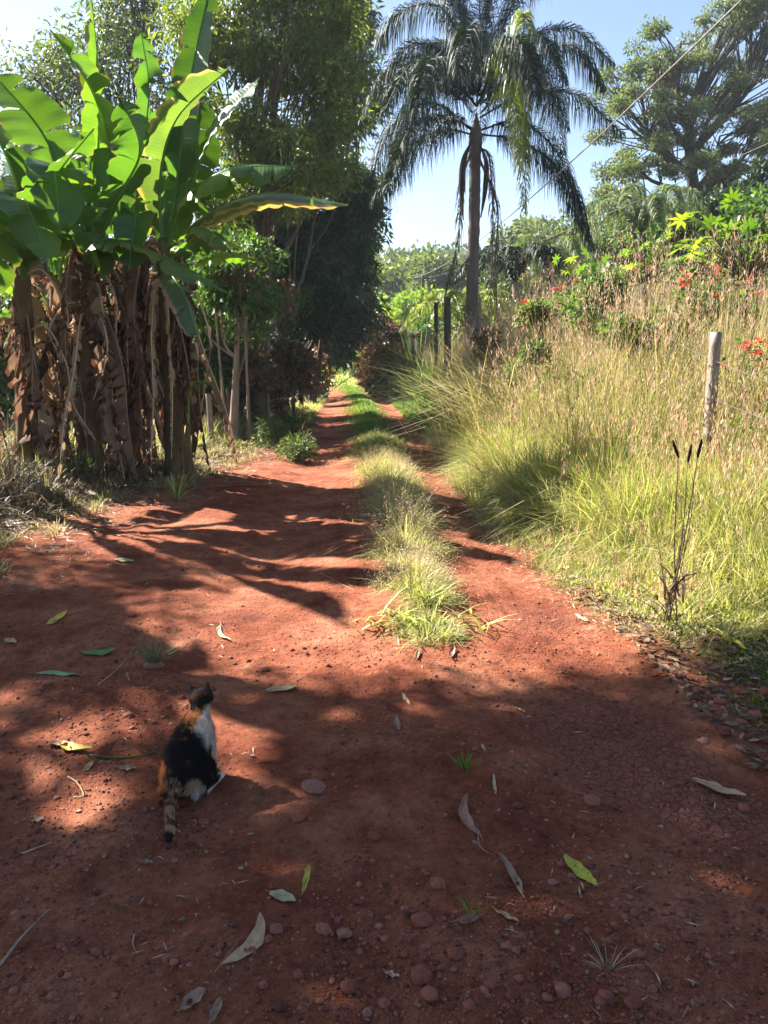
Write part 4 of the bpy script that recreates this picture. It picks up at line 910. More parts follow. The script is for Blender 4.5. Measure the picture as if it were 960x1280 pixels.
# spiky green clump by the fence
def spiky(label, px, Y, n, h, mat, w_=.02, nm='grass_clump', bend=.5, sp=.07, cat='grass clump', g=None):
    b = gz(px, Y); root = empty(nm, b, label, cat, g)
    mb = MB(); a = rng.uniform(0, 2 * np.pi, n); r = rng.random(n) * sp
    blades(mb, b[0] + np.cos(a) * r, b[1] + np.sin(a) * r, h * rng.uniform(.5, 1.1, n), w_ * rng.uniform(.6, 1.2, n), np.abs(rng.normal(size=n)) * .3 + .1, np.abs(rng.normal(size=n)) * bend, a); mb.build('foliage', mat, root); return root
spiky('spiky green clump at the foot of the dark fence posts', 540, 20, 160, 1.5, M['grass_short'], .05, sp=.4)
spiky('pale reed like clump in front of the little shed', 524, 27, 120, 2.6, M['palm_grey'], .09, sp=.5)

# ------------------------------------------------------------------ fences, posts, wires
def post(name, label, px, Y, ytop, r, mat, square=False, lean=0, group='fence posts on the right', wires=()):
    b = gz(px, Y); t = at(px + lean, ytop, Y); root = empty(name, b, label, 'post', group); mb = MB()
    P = catmull([b - [0, 0, .3], (b + t) / 2 + rng.normal(size=3) * .008, t], 16)
    if square:
        tube(mb, P, r, 4, lump=.03)
    else: tube(mb, P, np.linspace(r * 1.1, r * .9, 16), 9, lump=.10)
    mb.build('shaft', mat, root)
    for zf in wires:
        p = b * (1 - zf) + t * zf; w_ = MB(); an = np.linspace(0, 2 * np.pi * 1.5, 14); tube(w_, np.stack([p[0] + np.cos(an) * r * 1.06, p[1] + np.sin(an) * r * 1.06, p[2] + an * .003], -1), .003, 5); w_.build('wire_wrap', M['wire'], root)
    return b, t
p1 = post('fence_post', 'straight weathered square post standing clear of the dry grass', 893, 6.0, 415, .046, M['post'], True, 2, wires=(.42, .62, .82))
p2 = post('fence_post', 'thin dark stake half buried in the dry grass', 766, 8.4, 448, .035, M['post_dark'], False, -3, wires=(.6,))
p3 = post('fence_post', 'tall dark post beside the green clump, right of a pair', 559, 18.2, 372, .085, M['post_dark'], wires=(.4, .6, .8))
p4 = post('fence_post', 'slimmer dark post, left of the pair beside the shed', 545, 20.5, 378, .06, M['post_dark'])
p5 = post('fence_post', 'short pale stake leaning by the palm trunk', 596, 17.5, 372, .035, M['post'], False, 4)
p6 = post('fence_post', 'short whitish post before the shed', 534, 24, 438, .05, M['whitewash'])
for k, (px, Y, yt, r, lab) in enumerate([(262, 12.0, 492, .045, 'pale wooden stake beside the straw patch on the left'), (240, 12.4, 500, .035, 'shorter pale stake against the banana clump'), (283, 12.9, 485, .04, 'grey stake left of the slim pale trunks'), (366, 15.5, 478, .04, 'dark stake on the left verge near the bend')]):
    post('wooden_stake', lab, px, Y, yt, r, M['post'] if k < 2 else M['post_dark'], lean=random.uniform(-5, 3), group='stakes left of the lane')
def wire(name, label, pts, r, mat, n=30, cat='wire', group=None):
    mb = MB(); tube(mb, catmull(pts, n), r, 5); o = mb.build(name, mat); tag(o, label, cat, group); return o
for zf, nm in ((.45, 'lowest'), (.65, 'middle'), (.85, 'topmost')):
    f = lambda p: p[0] * (1 - zf) + p[1] * zf
    a = f(p1); b_ = f(p3); c = f(p2); c[2] = (a[2] + b_[2]) / 2 - .05
    e = a + (a - c) * 1.1
    wire('fence_wire', nm + ' rusty fence wire running along the bank from post to post', [e, a, c, (c + b_) / 2 - [0, 0, .04], b_], .0028, M['wire'], 50, group='fence wires')
# thin pole and the overhead cables
pb = gz(528, 44); pt = at(528, 342, 44)
root = empty('utility_pole', pb, 'thin distant pole rising behind the bushes at the lane end', 'pole')
mb = MB(); tube(mb, catmull([pb, pt], 8), np.linspace(.09, .07, 8), 8); mb.build('shaft', M['post_dark'], root)
mb = MB(); tube(mb, [pt + [-.5, 0, -.25], pt + [.5, 0, -.25]], .05, 6); mb.build('crossarm', M['post_dark'], root)
def cable(label, e1, e2, sag, r):
    t = np.linspace(0, 1, 40)[:, None]; P = e1 * (1 - t) + e2 * t; P[:, 2] -= sag * 4 * (t[:, 0] * (1 - t[:, 0])); mb = MB(); tube(mb, P, r, 6); tag(mb.build('overhead_cable', M['cable']), label, 'cable', 'overhead cables')
cable('thick grey cable slanting down from the top right across the sky', pt + [-.4, 0, -.2], at(960, -32, 9), .55, .011)
cable('thin lower cable crossing in front of the spreading tree', pt + [.4, 0, -.2], at(985, 168, 14), .25, .005)
cable('thin slack line leading from the palm toward the flowering bank', at(560, 384, 18.2), at(668, 392, 18), .22, .008)

# little shed
def box(mb, c, h, mi=0, rz=0):
    V = np.array([[x, y, z] for x in (-1, 1) for y in (-1, 1) for z in (-1, 1)]) * np.array(h); cz, sz = math.cos(rz), math.sin(rz)
    V = V @ np.array([[cz, sz, 0], [-sz, cz, 0], [0, 0, 1]]); F = [[0, 1, 3, 2], [4, 6, 7, 5], [0, 4, 5, 1], [2, 3, 7, 6], [0, 2, 6, 4], [1, 5, 7, 3]]; mb.add(V + np.array(c), F, None, mi)
sb = gz(548, 29)
root = empty('small_shed', sb, 'small lean-to shed of brown boards with pale posts beside the lane end', 'shed')
sb = sb + np.array([0, 0, 0.0])
mb = MB()
for k in range(12): box(mb, sb + [-.95 + k * .17, 0, .85], (.08, .02, .85 + .01 * (k % 3)))
for k in range(8): box(mb, sb + [-1.0, .15 + k * .2, .85], (.02, .095, .85))
mb.build('wall', M['shed_wood'], root, smooth=False)
mb = MB(); V = np.array([[-1.25, -.25, 1.72], [1.25, -.25, 2.15], [1.25, 2.0, 2.15], [-1.25, 2.0, 1.72]]); V = np.vstack([V, V + [0, 0, .05]]) + sb
mb.add(V, [[0, 1, 2, 3][::-1], [4, 5, 6, 7], [0, 1, 5, 4], [1, 2, 6, 5], [2, 3, 7, 6], [3, 0, 4, 7]]); mb.build('roof', M['roof'], root, smooth=False)
for x in (-1.08, .1, 1.05):
    mb = MB(); box(mb, sb + [x, -.1, .85], (.045, .045, .86)); mb.build('post', M['whitewash'], root, smooth=False)

# ------------------------------------------------------------------ weeds and ground details
# dark seed spikes in front of the bank
b = gz(858, 4.05)
root = empty('spiked_weed', b, 'tall dry weed with three black seed spikes in front of the bank', 'weed')
sm = MB(); 
tips = [at(848, 572, 4.05), at(860, 578, 4.1), at(872, 572, 4.0)]
for tpt in tips:
    q = catmull([b + rng.normal(size=3) * [.02, .02, 0], b * .5 + tpt * .5 + rng.normal(size=3) * .012, tpt], 14); tube(sm, q, np.linspace(.004, .002, 14), 5)
    hd = MB(); dr = nrm(q[-1] - q[-4] + rng.normal(size=3) * [.02, .01, 0]); dr = nrm(dr + [(tpt[0] - tips[1][0]) * 4, 0, 0]); L = .10
    tube(hd, [tpt + dr * L * u for u in np.linspace(0, 1, 9)], .0085 * np.sin(np.pi * np.clip(np.linspace(.08, .95, 9), 0, 1)) ** .5 * 1, 7, lump=.2); hd.build('seed_spike', M['seed_dark'], root)
for k in range(5):
    e = b + rng.normal(size=3) * [.10, .08, 0] + [0, 0, random.uniform(.5, .9)]; tube(sm, catmull([b, b * .4 + e * .6 + rng.normal(size=3) * .03, e], 8), np.linspace(.003, .001, 8), 4)
sm.build('stem', M['bark'], root)
lm = MB(); n = 34; a = rng.uniform(0, 2 * np.pi, n)
blades(lm, np.full(n, b[0]) + rng.normal(size=n) * .03, np.full(n, b[1]) + rng.normal(size=n) * .03, rng.uniform(.12, .32, n), rng.uniform(.008, .018, n), rng.uniform(.3, .9, n), rng.uniform(.4, 1.2, n), a, z=np.full(n, b[2]) + rng.random(n) * .25); lm.build('foliage', M['litter'], root)

# broad bladed tuft at the near end of the median
g = G(535, 792); n = 70; root = empty('grass_tuft', [g[0], g[1], float(zt(g[0], g[1]))], 'broad bladed pale tuft spilling onto the soil at the near end of the grass strip', 'grass tuft')
mb = MB(); x = g[0] + rng.normal(size=n) * .19; y = g[1] + .04 + np.abs(rng.normal(size=n)) * .16
blades(mb, x, y, rng.uniform(.10, .22, n), rng.uniform(.010, .018, n), rng.uniform(.3, 1.0, n), rng.uniform(.4, 1.0, n), rng.normal(size=n) * 1.0 - math.pi / 2); mb.build('foliage', M['grass_green'], root)
def tuft(label, px, py, n, h, w_, mat, lean=.5, bend=.5, clod=0):
    g = G(px, py); z = float(zt(g[0], g[1])); root = empty('grass_tuft', [g[0], g[1], z], label, 'grass tuft'); mb = MB(); a = rng.uniform(0, 2 * np.pi, n)
    blades(mb, g[0] + np.cos(a) * .012, g[1] + np.sin(a) * .012, h * rng.uniform(.5, 1.1, n), w_ * rng.uniform(.7, 1.2, n), rng.random(n) * lean + .1, rng.random(n) * bend, a, z=np.full(n, z + clod * .5)); mb.build('foliage', mat, root)
    if clod:
        v = i1v * (1 + .12 * rng.normal(size=(len(i1v), 1)) * .5) * [clod * 1.5, clod, clod * .7] + [g[0], g[1], z + clod * .2]; mb = MB(); mb.add(v, i1f); mb.build('root_clod', M['stone'], root)
tuft('uprooted pale green tuft lying on its clod ahead of the cat', 192, 832, 46, .13, .007, M['palm_grey'], .9, .6, .035)
tuft('tiny green sprout in the dark soil right of centre', 580, 972, 26, .07, .006, M['grass_short'], .7, .5)
tuft('tiny sprout near the lit patches at the bottom', 592, 1150, 12, .06, .004, M['grass_short'], .5, .4)
tuft('bright green tuft at the foot of the banana clump', 222, 628, 40, .32, .012, M['grass_green'], .5, .7)
tuft('thin green tuft left of the banana clump foot', 95, 610, 60, .40, .010, M['grass_short'], .5, .7)
tuft('small green tuft on the left verge by the straw', 362, 572, 50, .22, .010, M['grass_green'], .5, .6)
tuft('dry tangled tuft of rootlets at the lower right', 760, 1215, 30, .06, .002, M['straw'], 1.4, .8)

# fallen leaves: (px, py, length px, angle deg (0 = to the right, 90 = away), width ratio, colour, curl, label)
LC = {'beige': (.42, .27, .15), 'brown': (.24, .13, .085), 'lime': (.38, .36, .04), 'yellow': (.55, .42, .06), 'grey': (.27, .17, .115), 'teal': (.10, .20, .10), 'green': (.12, .22, .05), 'white': (.44, .31, .21), 'pale': (.32, .29, .16)}
for k, c in LC.items():
    m, nt, out = newmat('fallen_leaf_' + k); a_ = N(nt, 'ShaderNodeAttribute', attribute_name='par'); sp_ = N(nt, 'ShaderNodeSeparateXYZ'); nt.links.new(a_.outputs['Vector'], sp_.inputs[0])
    tc = N(nt, 'ShaderNodeTexCoord'); nz = N(nt, 'ShaderNodeTexNoise', i_Scale=60.0, i_Detail=4.0); nt.links.new(tc.outputs['Object'], nz.inputs['Vector'])
    cc = ramp(nt, nz.outputs[0], [(.3, tuple(v * .7 for v in c)), (.5, c), (.75, tuple(min(1, v * 1.15) for v in c))])
    mr = N(nt, 'ShaderNodeMapRange', i_1=0., i_2=.12, i_3=.7, i_4=0.); nt.links.new(sp_.outputs[1], mr.inputs[0]); cc = mix(nt, mr.outputs[0], cc, tuple(min(1, v * 1.35) for v in c))
    p = N(nt, 'ShaderNodeBsdfPrincipled', i_Roughness=.6); p.inputs['Specular IOR Level'].default_value = .35; nt.links.new(cc, p.inputs['Base Color']); nt.links.new(p.outputs[0], out.inputs[0]); M['fl_' + k] = m
def fallen(px, py, lpx, ang, wr, colr, curl, label, bendy=0.0):
    g = G(px, py); dep = g[1] * cP + CAMZ * sP; 
    # the photo foreshortens lengths lying away from the camera
    fs = CAMZ / math.hypot(g[1], CAMZ); ax, ay = math.cos(R(ang)), math.sin(R(ang)); wx, wy = ax, ay / fs; L = lpx / FPX * dep * math.hypot(wx, wy); d = np.array([wx, wy, 0]) / math.hypot(wx, wy); s = np.array([-d[1], d[0], 0]) 
    n, nv = 15, 4; t = np.linspace(0, 1, n); W = wr * lpx / FPX * dep / math.hypot(s[0], s[1] * fs) * .5 * np.clip(np.sin(np.pi * np.clip(t * .92 + .05, 0, 1)), 0, 1) ** .75 * (1 + .08 * np.sin(t * 19 + px)); rows = []; par = []
    cen = np.array([g[0], g[1]]) ; z0 = 0
    for v in np.linspace(-1, 1, 2 * nv + 1):
        xy = cen + d[:2] * (t - .5)[:, None] * L + s[:2] * (v * W + bendy * L * (t - .5) ** 2 * 4)[:, None]
        z = zt(xy[:, 0], xy[:, 1]); z = np.full(n, z.max() if False else 0.0) + z
        lift = .003 + curl * L * (.30 * (t - .45) ** 2 * 2 + .0) + curl * W * 1.0 * v * v + .002 * np.sin(t * 13 + v * 3)
        rows.append(np.stack([xy[:, 0], xy[:, 1], z + lift], -1)); par.append(np.stack([t, np.full(n, abs(v)), 0 * t], -1))
    V = np.stack(rows, 1); Pp = np.stack(par, 1); k = 2 * nv + 1; a = (np.arange(n - 1) * k)[:, None]; b = np.arange(k - 1)[None]
    F = np.stack([a + b, a + b + 1, a + k + 1 + b, a + k + b], -1).reshape(-1, 4); mb = MB(); mb.add(V.reshape(-1, 3), F, Pp.reshape(-1, 3))
    c3 = np.array([g[0], g[1], float(zt(g[0], g[1]))]); root = empty('fallen_leaf', c3, label, 'leaf', 'fallen leaves on the lane')
    mb.build('blade', M['fl_' + colr], root)
    st = V[0, nv]; e = st - d * L * .16 + np.array([0, 0, .004]); tb = MB(); tube(tb, catmull([st + d * L * .5, st + d * L * .1 + [0, 0, .0015], e], 8), np.linspace(.0008, .0016, 8), 4); tb.build('stalk', M['fl_brown'], root)
FL = [(318, 1188, 78, 62, .26, 'beige', .25, 'long beige curved leaf lying near the bottom, left of centre', .18), (353, 1126, 40, -14, .34, 'pale', .2, 'small pale leaf left of the upright yellowish one', 0), (383, 1104, 34, 84, .26, 'lime', .3, 'narrow yellow green leaf standing on edge left of centre', 0),
      (580, 1027, 50, 100, .30, 'brown', .45, 'curved brown leaf at the centre of the shaded soil', -.15), (725, 1088, 48, -52, .42, 'lime', .12, 'bright lime yellow leaf piece on the right of the shaded soil', 0), (898, 986, 62, -20, .22, 'beige', .5, 'tan curled leaf with a stalk at the right', 0),
      (242, 1258, 34, 35, .55, 'grey', .5, 'crumpled grey leaf at the bottom edge', 0), (270, 1270, 30, 75, .45, 'grey', .6, 'crumpled brownish grey leaf cut by the bottom edge', 0), (643, 1098, 52, 112, .22, 'grey', .7, 'shrivelled grey leaf right of the sprout', .1), (490, 1222, 22, -20, .32, 'white', .3, 'small white leaf near the bottom centre', 0),
      (633, 1150, 34, -28, .22, 'beige', .3, 'beige leaf sliver beside the lit patch', 0), (590, 1158, 40, 25, .28, 'brown', .6, 'brown curled leaf at the sprout near the bottom', .2), (352, 864, 42, 12, .26, 'beige', .3, 'pale beige leaf beyond the cat to its right', 0), (274, 787, 32, -38, .22, 'pale', .3, 'pale leaf lying in the dappled sun behind the tuft', .15),
      (155, 699, 30, -6, .24, 'pale', .2, 'pale leaf near the left verge', 0), (71, 773, 20, 70, .6, 'yellow', .3, 'small yellow leaf in the left dapples', 0), (13, 800, 20, -12, .4, 'beige', .3, 'small beige leaf at the left frame edge', 0), (90, 942, 50, -10, .24, 'yellow', .5, 'bright yellow leaf piece left of the cat', .2), (72, 936, 30, 8, .3, 'brown', .5, 'brown leaf scrap touching the yellow one', 0),
      (75, 847, 66, -2, .10, 'teal', .1, 'long blue green blade left of the uprooted tuft', 0), (122, 815, 46, 4, .14, 'green', .25, 'green blade pointing from the uprooted tuft', .1), (496, 912, 22, 105, .4, 'brown', .5, 'small curled brown leaf in the middle of the lane', 0), (507, 878, 20, 120, .28, 'beige', .3, 'small beige leaf sliver below the shadow edge', 0), (604, 942, 12, 100, .4, 'white', .3, 'tiny whitish leaf beside the sprout', 0),
      (618, 990, 16, 90, .3, 'white', .3, 'tiny whitish sliver below the sprout', 0), (727, 772, 16, 130, .4, 'pale', .4, 'small pale leaf on the sunlit right track', 0), (905, 808, 42, 125, .22, 'lime', .9, 'upright yellow green leaf in the shaded right verge', 0), (565, 820, 16, 60, .5, 'brown', .8, 'curled brown leaf below the grass tuft', 0), (522, 822, 14, 80, .4, 'brown', .8, 'brown leaf scrap below the grass tuft, left one', 0),
      (160, 970, 24, 0, .28, 'grey', .3, 'grey leaf sliver left of the cat haunch', 0), (112, 968, 14, 80, .6, 'beige', .4, 'small round leaf scrap below the yellow leaf', 0), (47, 1032, 18, 10, .4, 'grey', .3, 'small grey scrap at the lower left', 0), (183, 1082, 22, -12, .3, 'brown', .5, 'dark curled leaf lower left of the tail', 0), (650, 888, 14, -30, .4, 'beige', .3, 'tiny beige leaf on the right track shade', 0), (240, 958, 10, 30, .5, 'beige', .3, 'scrap of leaf under the cat flank', 0)]
for f in FL: fallen(f[0], f[1], f[2] * .88, *f[3:8], bendy=f[8])
def stick(label, pxs, r, mat, nm='twig'):
    P = []
    for x, y in pxs:
        g = G(x, y); P.append([g[0], g[1], float(zt(g[0], g[1])) + r * 1.2])
    mb = MB(); tube(mb, catmull(P, 16), np.linspace(r, r * .5, 16), 5, lump=.15); tag(mb.build(nm, mat), label, 'twig', 'twigs on the lane')
stick('long reddish stick at the lower left', [(0, 1205), (30, 1170), (62, 1140)], .004, M['bark_pale'])
stick('pale bent twig left of the cat', [(86, 983), (98, 990), (105, 1000), (92, 1002)], .003, M['straw'])
stick('thin twig lying through the uprooted tuft', [(122, 858), (150, 830), (180, 792)], .0025, M['straw'])
stick('forked dry twig right of the uprooted tuft', [(158, 840), (162, 850), (167, 860)], .0025, M['straw'])
stick('twig on the shaded right verge', [(828, 823), (870, 838), (905, 852)], .004, M['bark'])
stick('pale branch on the right verge by the stones', [(905, 838), (930, 828), (940, 815)], .006, M['bark_pale'])
stick('thin hooked twig near the bottom left', [(168, 1168), (166, 1180), (172, 1192)], .002, M['straw'])
stick('dry grass stalk on the sunlit left track', [(400, 712), (425, 730), (445, 740)], .002, M['straw'])
stick('thin curved twig near the lime leaf', [(880, 1010), (905, 1035), (918, 1055)], .0025, M['bark'])
stick('long twig at the left verge foot', [(112, 588), (140, 600), (150, 625)], .008, M['bark_pale'])
stick('long green grass stem behind the cat', [(110, 950), (150, 952), (185, 945), (218, 935)], .005, M['grass_short'])
stick('thin twig beside the curved brown leaf', [(598, 1045), (600, 1060), (620, 1072)], .002, M['straw'])
stick('short twig below the yellow leaf', [(28, 1072), (45, 1068), (66, 1060)], .003, M['straw'])

# ------------------------------------------------------------------ the tree whose shade covers the foreground; twigs of it hang into the top of the frame
def over(gx, gy, h): return np.array([gx, gy, 0]) + SUNV * (h / SUNV[2])
SB = [(over(-.6, 1.0, 5.6), (1.5, 1.4, .8)), (over(.9, 1.2, 6.2), (1.5, 1.4, .8)), (over(2.3, 1.5, 6.6), (1.5, 1.4, .8)), (over(1.4, 2.55, 6.9), (1.1, .75, .6)), (over(3.0, 2.8, 7.0), (1.3, .9, .7)), (over(.2, 2.3, 6.4), (1.0, .8, .6)),
      (over(-2.0, 1.6, 5.4), (1.2, 1.1, .7)), (over(-.2, -.3, 5.4), (1.6, 1.2, .8)), (over(1.8, -.2, 6), (1.6, 1.3, .8)), (over(4.0, 1.4, 7.0), (1.4, 1.2, .8)), (over(2.2, 2.7, 7.4), (1.0, .6, .5)), (over(-1.2, 2.2, 6.0), (.9, .7, .5)), (over(-2.6, 2.6, 5.6), (.9, .7, .5)), (over(-3.4, 1.2, 5.0), (1.2, 1.2, .8)), (over(4.2, 2.9, 7.2), (1.2, .8, .6)), (over(-2.4, .2, 5), (1.3, 1.1, .8)), (over(-3.6, 3.4, 5.4), (1.0, .9, .6)), (over(-2.2, 4.3, 6.2), (.9, .7, .5)), (over(-3.4, 5.2, 6.4), (1.1, .8, .6)), (over(-1.6, 3.2, 6.4), (.7, .5, .4)), (over(3.2, .6, 6.6), (1.5, 1.2, .8)), (over(.5, .4, 6), (1.5, 1.2, .8)), (over(-.4, 2.85, 6.3), (.75, .32, .3)), (over(.5, 2.95, 6.6), (.75, .32, .3)), (over(1.3, 3.05, 6.8), (.75, .35, .3)), (over(2.1, 3.3, 7.0), (.75, .4, .3)), (over(.6, 2.3, 6.9), (1.1, .5, .4)), (over(1.8, 2.2, 6.5), (1.1, .6, .4)), (over(-.6, 1.9, 6.2), (1.0, .6, .4)), (over(2.9, 2.2, 7.1), (1.0, .7, .4)), (over(.8, 1.5, 5.8), (1.2, .7, .4)), (over(-3.0, 4.6, 6), (.8, .6, .35)), (over(-2.4, 5.3, 6.5), (.7, .5, .35)), (over(-3.7, 6.0, 6.3), (.9, .6, .35)), (over(-2.1, 4.1, 6.2), (.6, .4, .3)), (over(-1.5, 5.2, 6.6), (.5, .4, .3)), ((-1.5, -1.2, 6.8), (1.9, 1.6, .7)), ((1.6, -1.0, 7.2), (1.9, 1.6, .7)), ((-3.6, .6, 6.4), (1.6, 1.5, .7)), ((.4, -3.2, 6.6), (2.2, 1.6, .8)), ((3.8, .3, 7.6), (1.8, 1.5, .7)), ((.6, .9, 7.8), (1.7, 1.2, .6)), ((4.6, -1.2, 7.4), (1.9, 1.7, .7)), ((2.6, -3.2, 6.8), (1.9, 1.6, .7)), ((-2.2, -3.6, 6.4), (1.9, 1.6, .7)), ((-4.6, -1.6, 5.8), (1.7, 1.6, .8))]  # unseen pads over and behind the camera are added to darken the foreground
rng = np.random.default_rng(404); random.seed(404)
HOLES = []   # gaps in this crown let small sun flecks through
for px, py, hr in [(700, 1150, .15), (690, 1190, .13), (645, 1165, .11), (400, 1228, .16), (415, 1262, .12), (360, 1245, .11), (100, 1000, .14), (130, 1020, .13), (95, 1050, .12), (180, 1100, .10), (340, 1075, .09), (355, 1010, .12), (310, 965, .10), (160, 905, .16), (110, 925, .15),
                   (300, 925, .18), (330, 900, .15), (455, 1100, .10), (150, 1165, .09), (885, 1040, .12), (905, 935, .08), (270, 880, .2), (190, 920, .12), (440, 905, .08), (880, 1080, .08), (430, 1170, .07), (560, 905, .07), (950, 1270, .1), (60, 910, .12), (20, 870, .13), (240, 1015, .10)]:
    h_ = G(px, py); HOLES.append((h_[0], h_[1], hr * .85))
tree('shade_tree', 'large tree beside the camera on the left with leaf tips hanging in at top', 'tree', (-6.4, 3.6, .0), .28, SB, M['mango'], M['bark'], 112000, .14, .38, .5, .33, shell=.1, top=(-5.4, 4.6, 5.0), limbr=.22, holes=HOLES, high=True)

# ------------------------------------------------------------------ cat
def cat():
    g = G(226, 1003); z0 = float(zt(g[0], g[1])); g = np.array([g[0], g[1] + .03, z0 - .002])
    root = empty('cat', g, 'calico cat sitting with its back to the camera, tail stretched out behind', 'cat')
    th = R(-14); CS = .90  # heading slightly to the right
    Rz = np.array([[math.cos(th), -math.sin(th), 0], [math.sin(th), math.cos(th), 0], [0, 0, 1]])
    parts = []
    def ell(c, r, rot=None):
        v = i3v * np.array(r)
        if rot is not None: v = v @ np.array(rot.to_matrix()).T
        parts.append((v + np.array(c), i3f))
    def limb(pts, rads, n=24, s=14):
        mb = MB(); P = catmull(pts, n); rr = np.interp(np.linspace(0, 1, n), np.linspace(0, 1, len(rads)), rads); tube(mb, P, rr, s, cap=False)
        parts.append((np.concatenate(mb.V), np.concatenate([np.stack([f[:, 0], f[:, 1], f[:, 2]], -1) for f in mb.F[(4, 0)]] + [np.stack([f[:, 0], f[:, 2], f[:, 3]], -1) for f in mb.F[(4, 0)]])))
        ell(P[0], [rads[0]] * 3); ell(P[-1], [rads[-1]] * 3)
    i3v, i3f = ico(4)
    from mathutils import Euler
    # trunk
    ell((0, .005, .085), (.084, .082, .082)); ell((0, .04, .135), (.088, .085, .088), Euler((R(-25), 0, 0))); ell((.002, .085, .185), (.077, .070, .080), Euler((R(-28), 0, 0)))
    ell((.004, .125, .225), (.062, .055, .060)); ell((.004, .15, .185), (.056, .052, .070)); ell((.004, .12, .13), (.055, .065, .06))
    limb([(.004, .135, .228), (.002, .158, .268), (-.002, .175, .295)], [.047, .040, .038])
    # haunches, hind feet
    for s in (-1, 1):
        ell((s * .066, .045, .072), (.036, .075, .066), Euler((R(-10), 0, R(s * -6)))); limb([(s * .078, .06, .045), (s * .086, .10, .02), (s * .084, .135, .013)], [.026, .016, .014])
        ell((s * .084, .142, .013), (.017, .028, .013)); limb([(s * .07, -.02, .03), (s * .078, .02, .016), (s * .084, .11, .013)], [.022, .016, .014])
        limb([(s * .036, .15, .20), (s * .040, .165, .12), (s * .036, .17, .05), (s * .036, .178, .012)], [.028, .021, .015, .015]); ell((s * .036, .188, .013), (.017, .026, .013))
        for t in (-1, 0, 1):
            ell((s * .036 + t * .009, .206, .010), (.0065, .010, .008)); ell((s * .084 + t * .009, .165, .010), (.0065, .010, .008))
    # head, turned a little to the left
    hc = np.array([-.004, .190, .315]); hr = Euler((R(-6), R(-8), R(14)))
    def H(p): return np.array(hr.to_matrix()) @ np.array(p) + hc
    ell(hc, (.048, .047, .042), hr); ell(H((0, .028, -.012)), (.022, .022, .017), hr); ell(H((.022, .012, -.016)), (.018, .02, .016)); ell(H((-.022, .012, -.016)), (.018, .02, .016)); ell(H((0, .048, -.009)), (.009, .008, .007))
    for s in (-1, 1):
        # ears: thin tapering shells
        P = []; 
        for u in np.linspace(0, 1, 12):
            P.append((H((s * (.024 + .010 * u), .000 + .004 * u, .024 + .034 * u)), .022 * (1 - u) ** .7 + .0035, .010 * (1 - u) ** .8 + .0035))
        for c, rx, ry in P: ell(c, (rx * .8, ry * .8, .006), hr)
    # tail lies towards the camera
    limb([(.0, -.055, .045), (.006, -.10, .032), (.030, -.15, .020), (.052, -.19, .017), (.078, -.23, .018), (.092, -.270, .020)], [.020, .0185, .0185, .019, .018, .014], 40)
    V = []; F = []; o = 0
    for v, f in parts: V.append(v); F.append(f + o); o += len(v)
    V = np.concatenate(V) @ Rz.T * CS; F = np.concatenate(F)
    me = bpy.data.meshes.new('tmp'); me.from_pydata(V.tolist(), [], F.tolist()); ob = bpy.data.objects.new('tmp', me); COL.objects.link(ob)
    md = ob.modifiers.new('r', 'REMESH'); md.mode = 'VOXEL'; md.voxel_size = .0042
    ms = ob.modifiers.new('s', 'SMOOTH'); ms.iterations = 5; ms.factor = .5
    dg = bpy.context.evaluated_depsgraph_get(); ev = ob.evaluated_get(dg); m2 = ev.to_mesh()
    n = len(m2.vertices); V = np.zeros(n * 3, np.float32); m2.vertices.foreach_get('co', V); V = V.reshape(-1, 3).astype(float)
    NN = np.zeros(n * 3, np.float32); m2.vertices.foreach_get('normal', NN); NN = NN.reshape(-1, 3).astype(float)
    F = [tuple(p.vertices) for p in m2.polygons]; ev.to_mesh_clear(); bpy.data.objects.remove(ob); bpy.data.meshes.remove(me)
    Q = V @ Rz / CS  # back to the cat's own axes
    def fur(q):
        x, y, z = q[:, 0], q[:, 1], q[:, 2]
        nz = fbm(x * 1.0 + z * .6, y + z * .8, .035, 3, 200); n2 = fbm(x + y, z, .012, 2, 201); n3 = fbm(x * 1.2 - y, z + y, .06, 2, 207)
        black = np.array([.010, .008, .0085]); org = np.array([.46, .17, .05]); wh = np.array([.60, .50, .42]); tan = np.array([.30, .20, .12])
        c = np.tile(black, (len(q), 1))
        def put(mask, col, edge=1):
            c[:] = c * (1 - mask[:, None]) + col * mask[:, None]
        put(sstep(.10, .25, nz - .25) * sstep(.30, .2, z), org * .5)
        # ginger on the left haunch and right thigh
        put(sstep(-.15, .12, .9 - np.hypot((x + .065) / .036, (z - .085) / .065) + nz * .5) * (y < .06), org * 1.15)
        put(sstep(-.1, .15, .8 - np.hypot((x - .065) / .028, (z - .065) / .05) + nz * .5) * (y < .10), tan)
        put(sstep(.0, .2, .9 - np.hypot((x - .078) / .018, (z - .045) / .03) + nz * .4), wh * .6)
        # shoulders and neck: ginger saddle, white bib on the right flank
        put(sstep(-.15, .15, (z - .256) / .02 + nz * 1.2) * sstep(.31, .295, z) * (y < .20), org * .85)
        put(sstep(-.12, .12, (x - .026) / .03 + nz * .5) * sstep(.05, .08, y) * sstep(.295, .285, z) * sstep(.17, .20, z + .25 * x + .03 * nz), wh)
        put(sstep(-.1, .1, (y - .155) / .03 + nz * .4) * sstep(.31, .29, z), wh)
        put(((z < .19) & (y > .14)).astype(float) * sstep(.0, .02, .19 - z), wh); put(((z < .024) & (y > .02)).astype(float), wh)
        hd = z > .287
        put(hd * sstep(.0, .15, nz + .02), black * 1.2); put(hd * sstep(-.1, .1, (y - .205) / .02) * sstep(.32, .30, z), wh); put(hd * (z > .325) * sstep(.0, .25, nz) * .6, org * .35)
        put(hd * (z > .346), np.array([.05, .028, .024]))
        tl = y < -.07
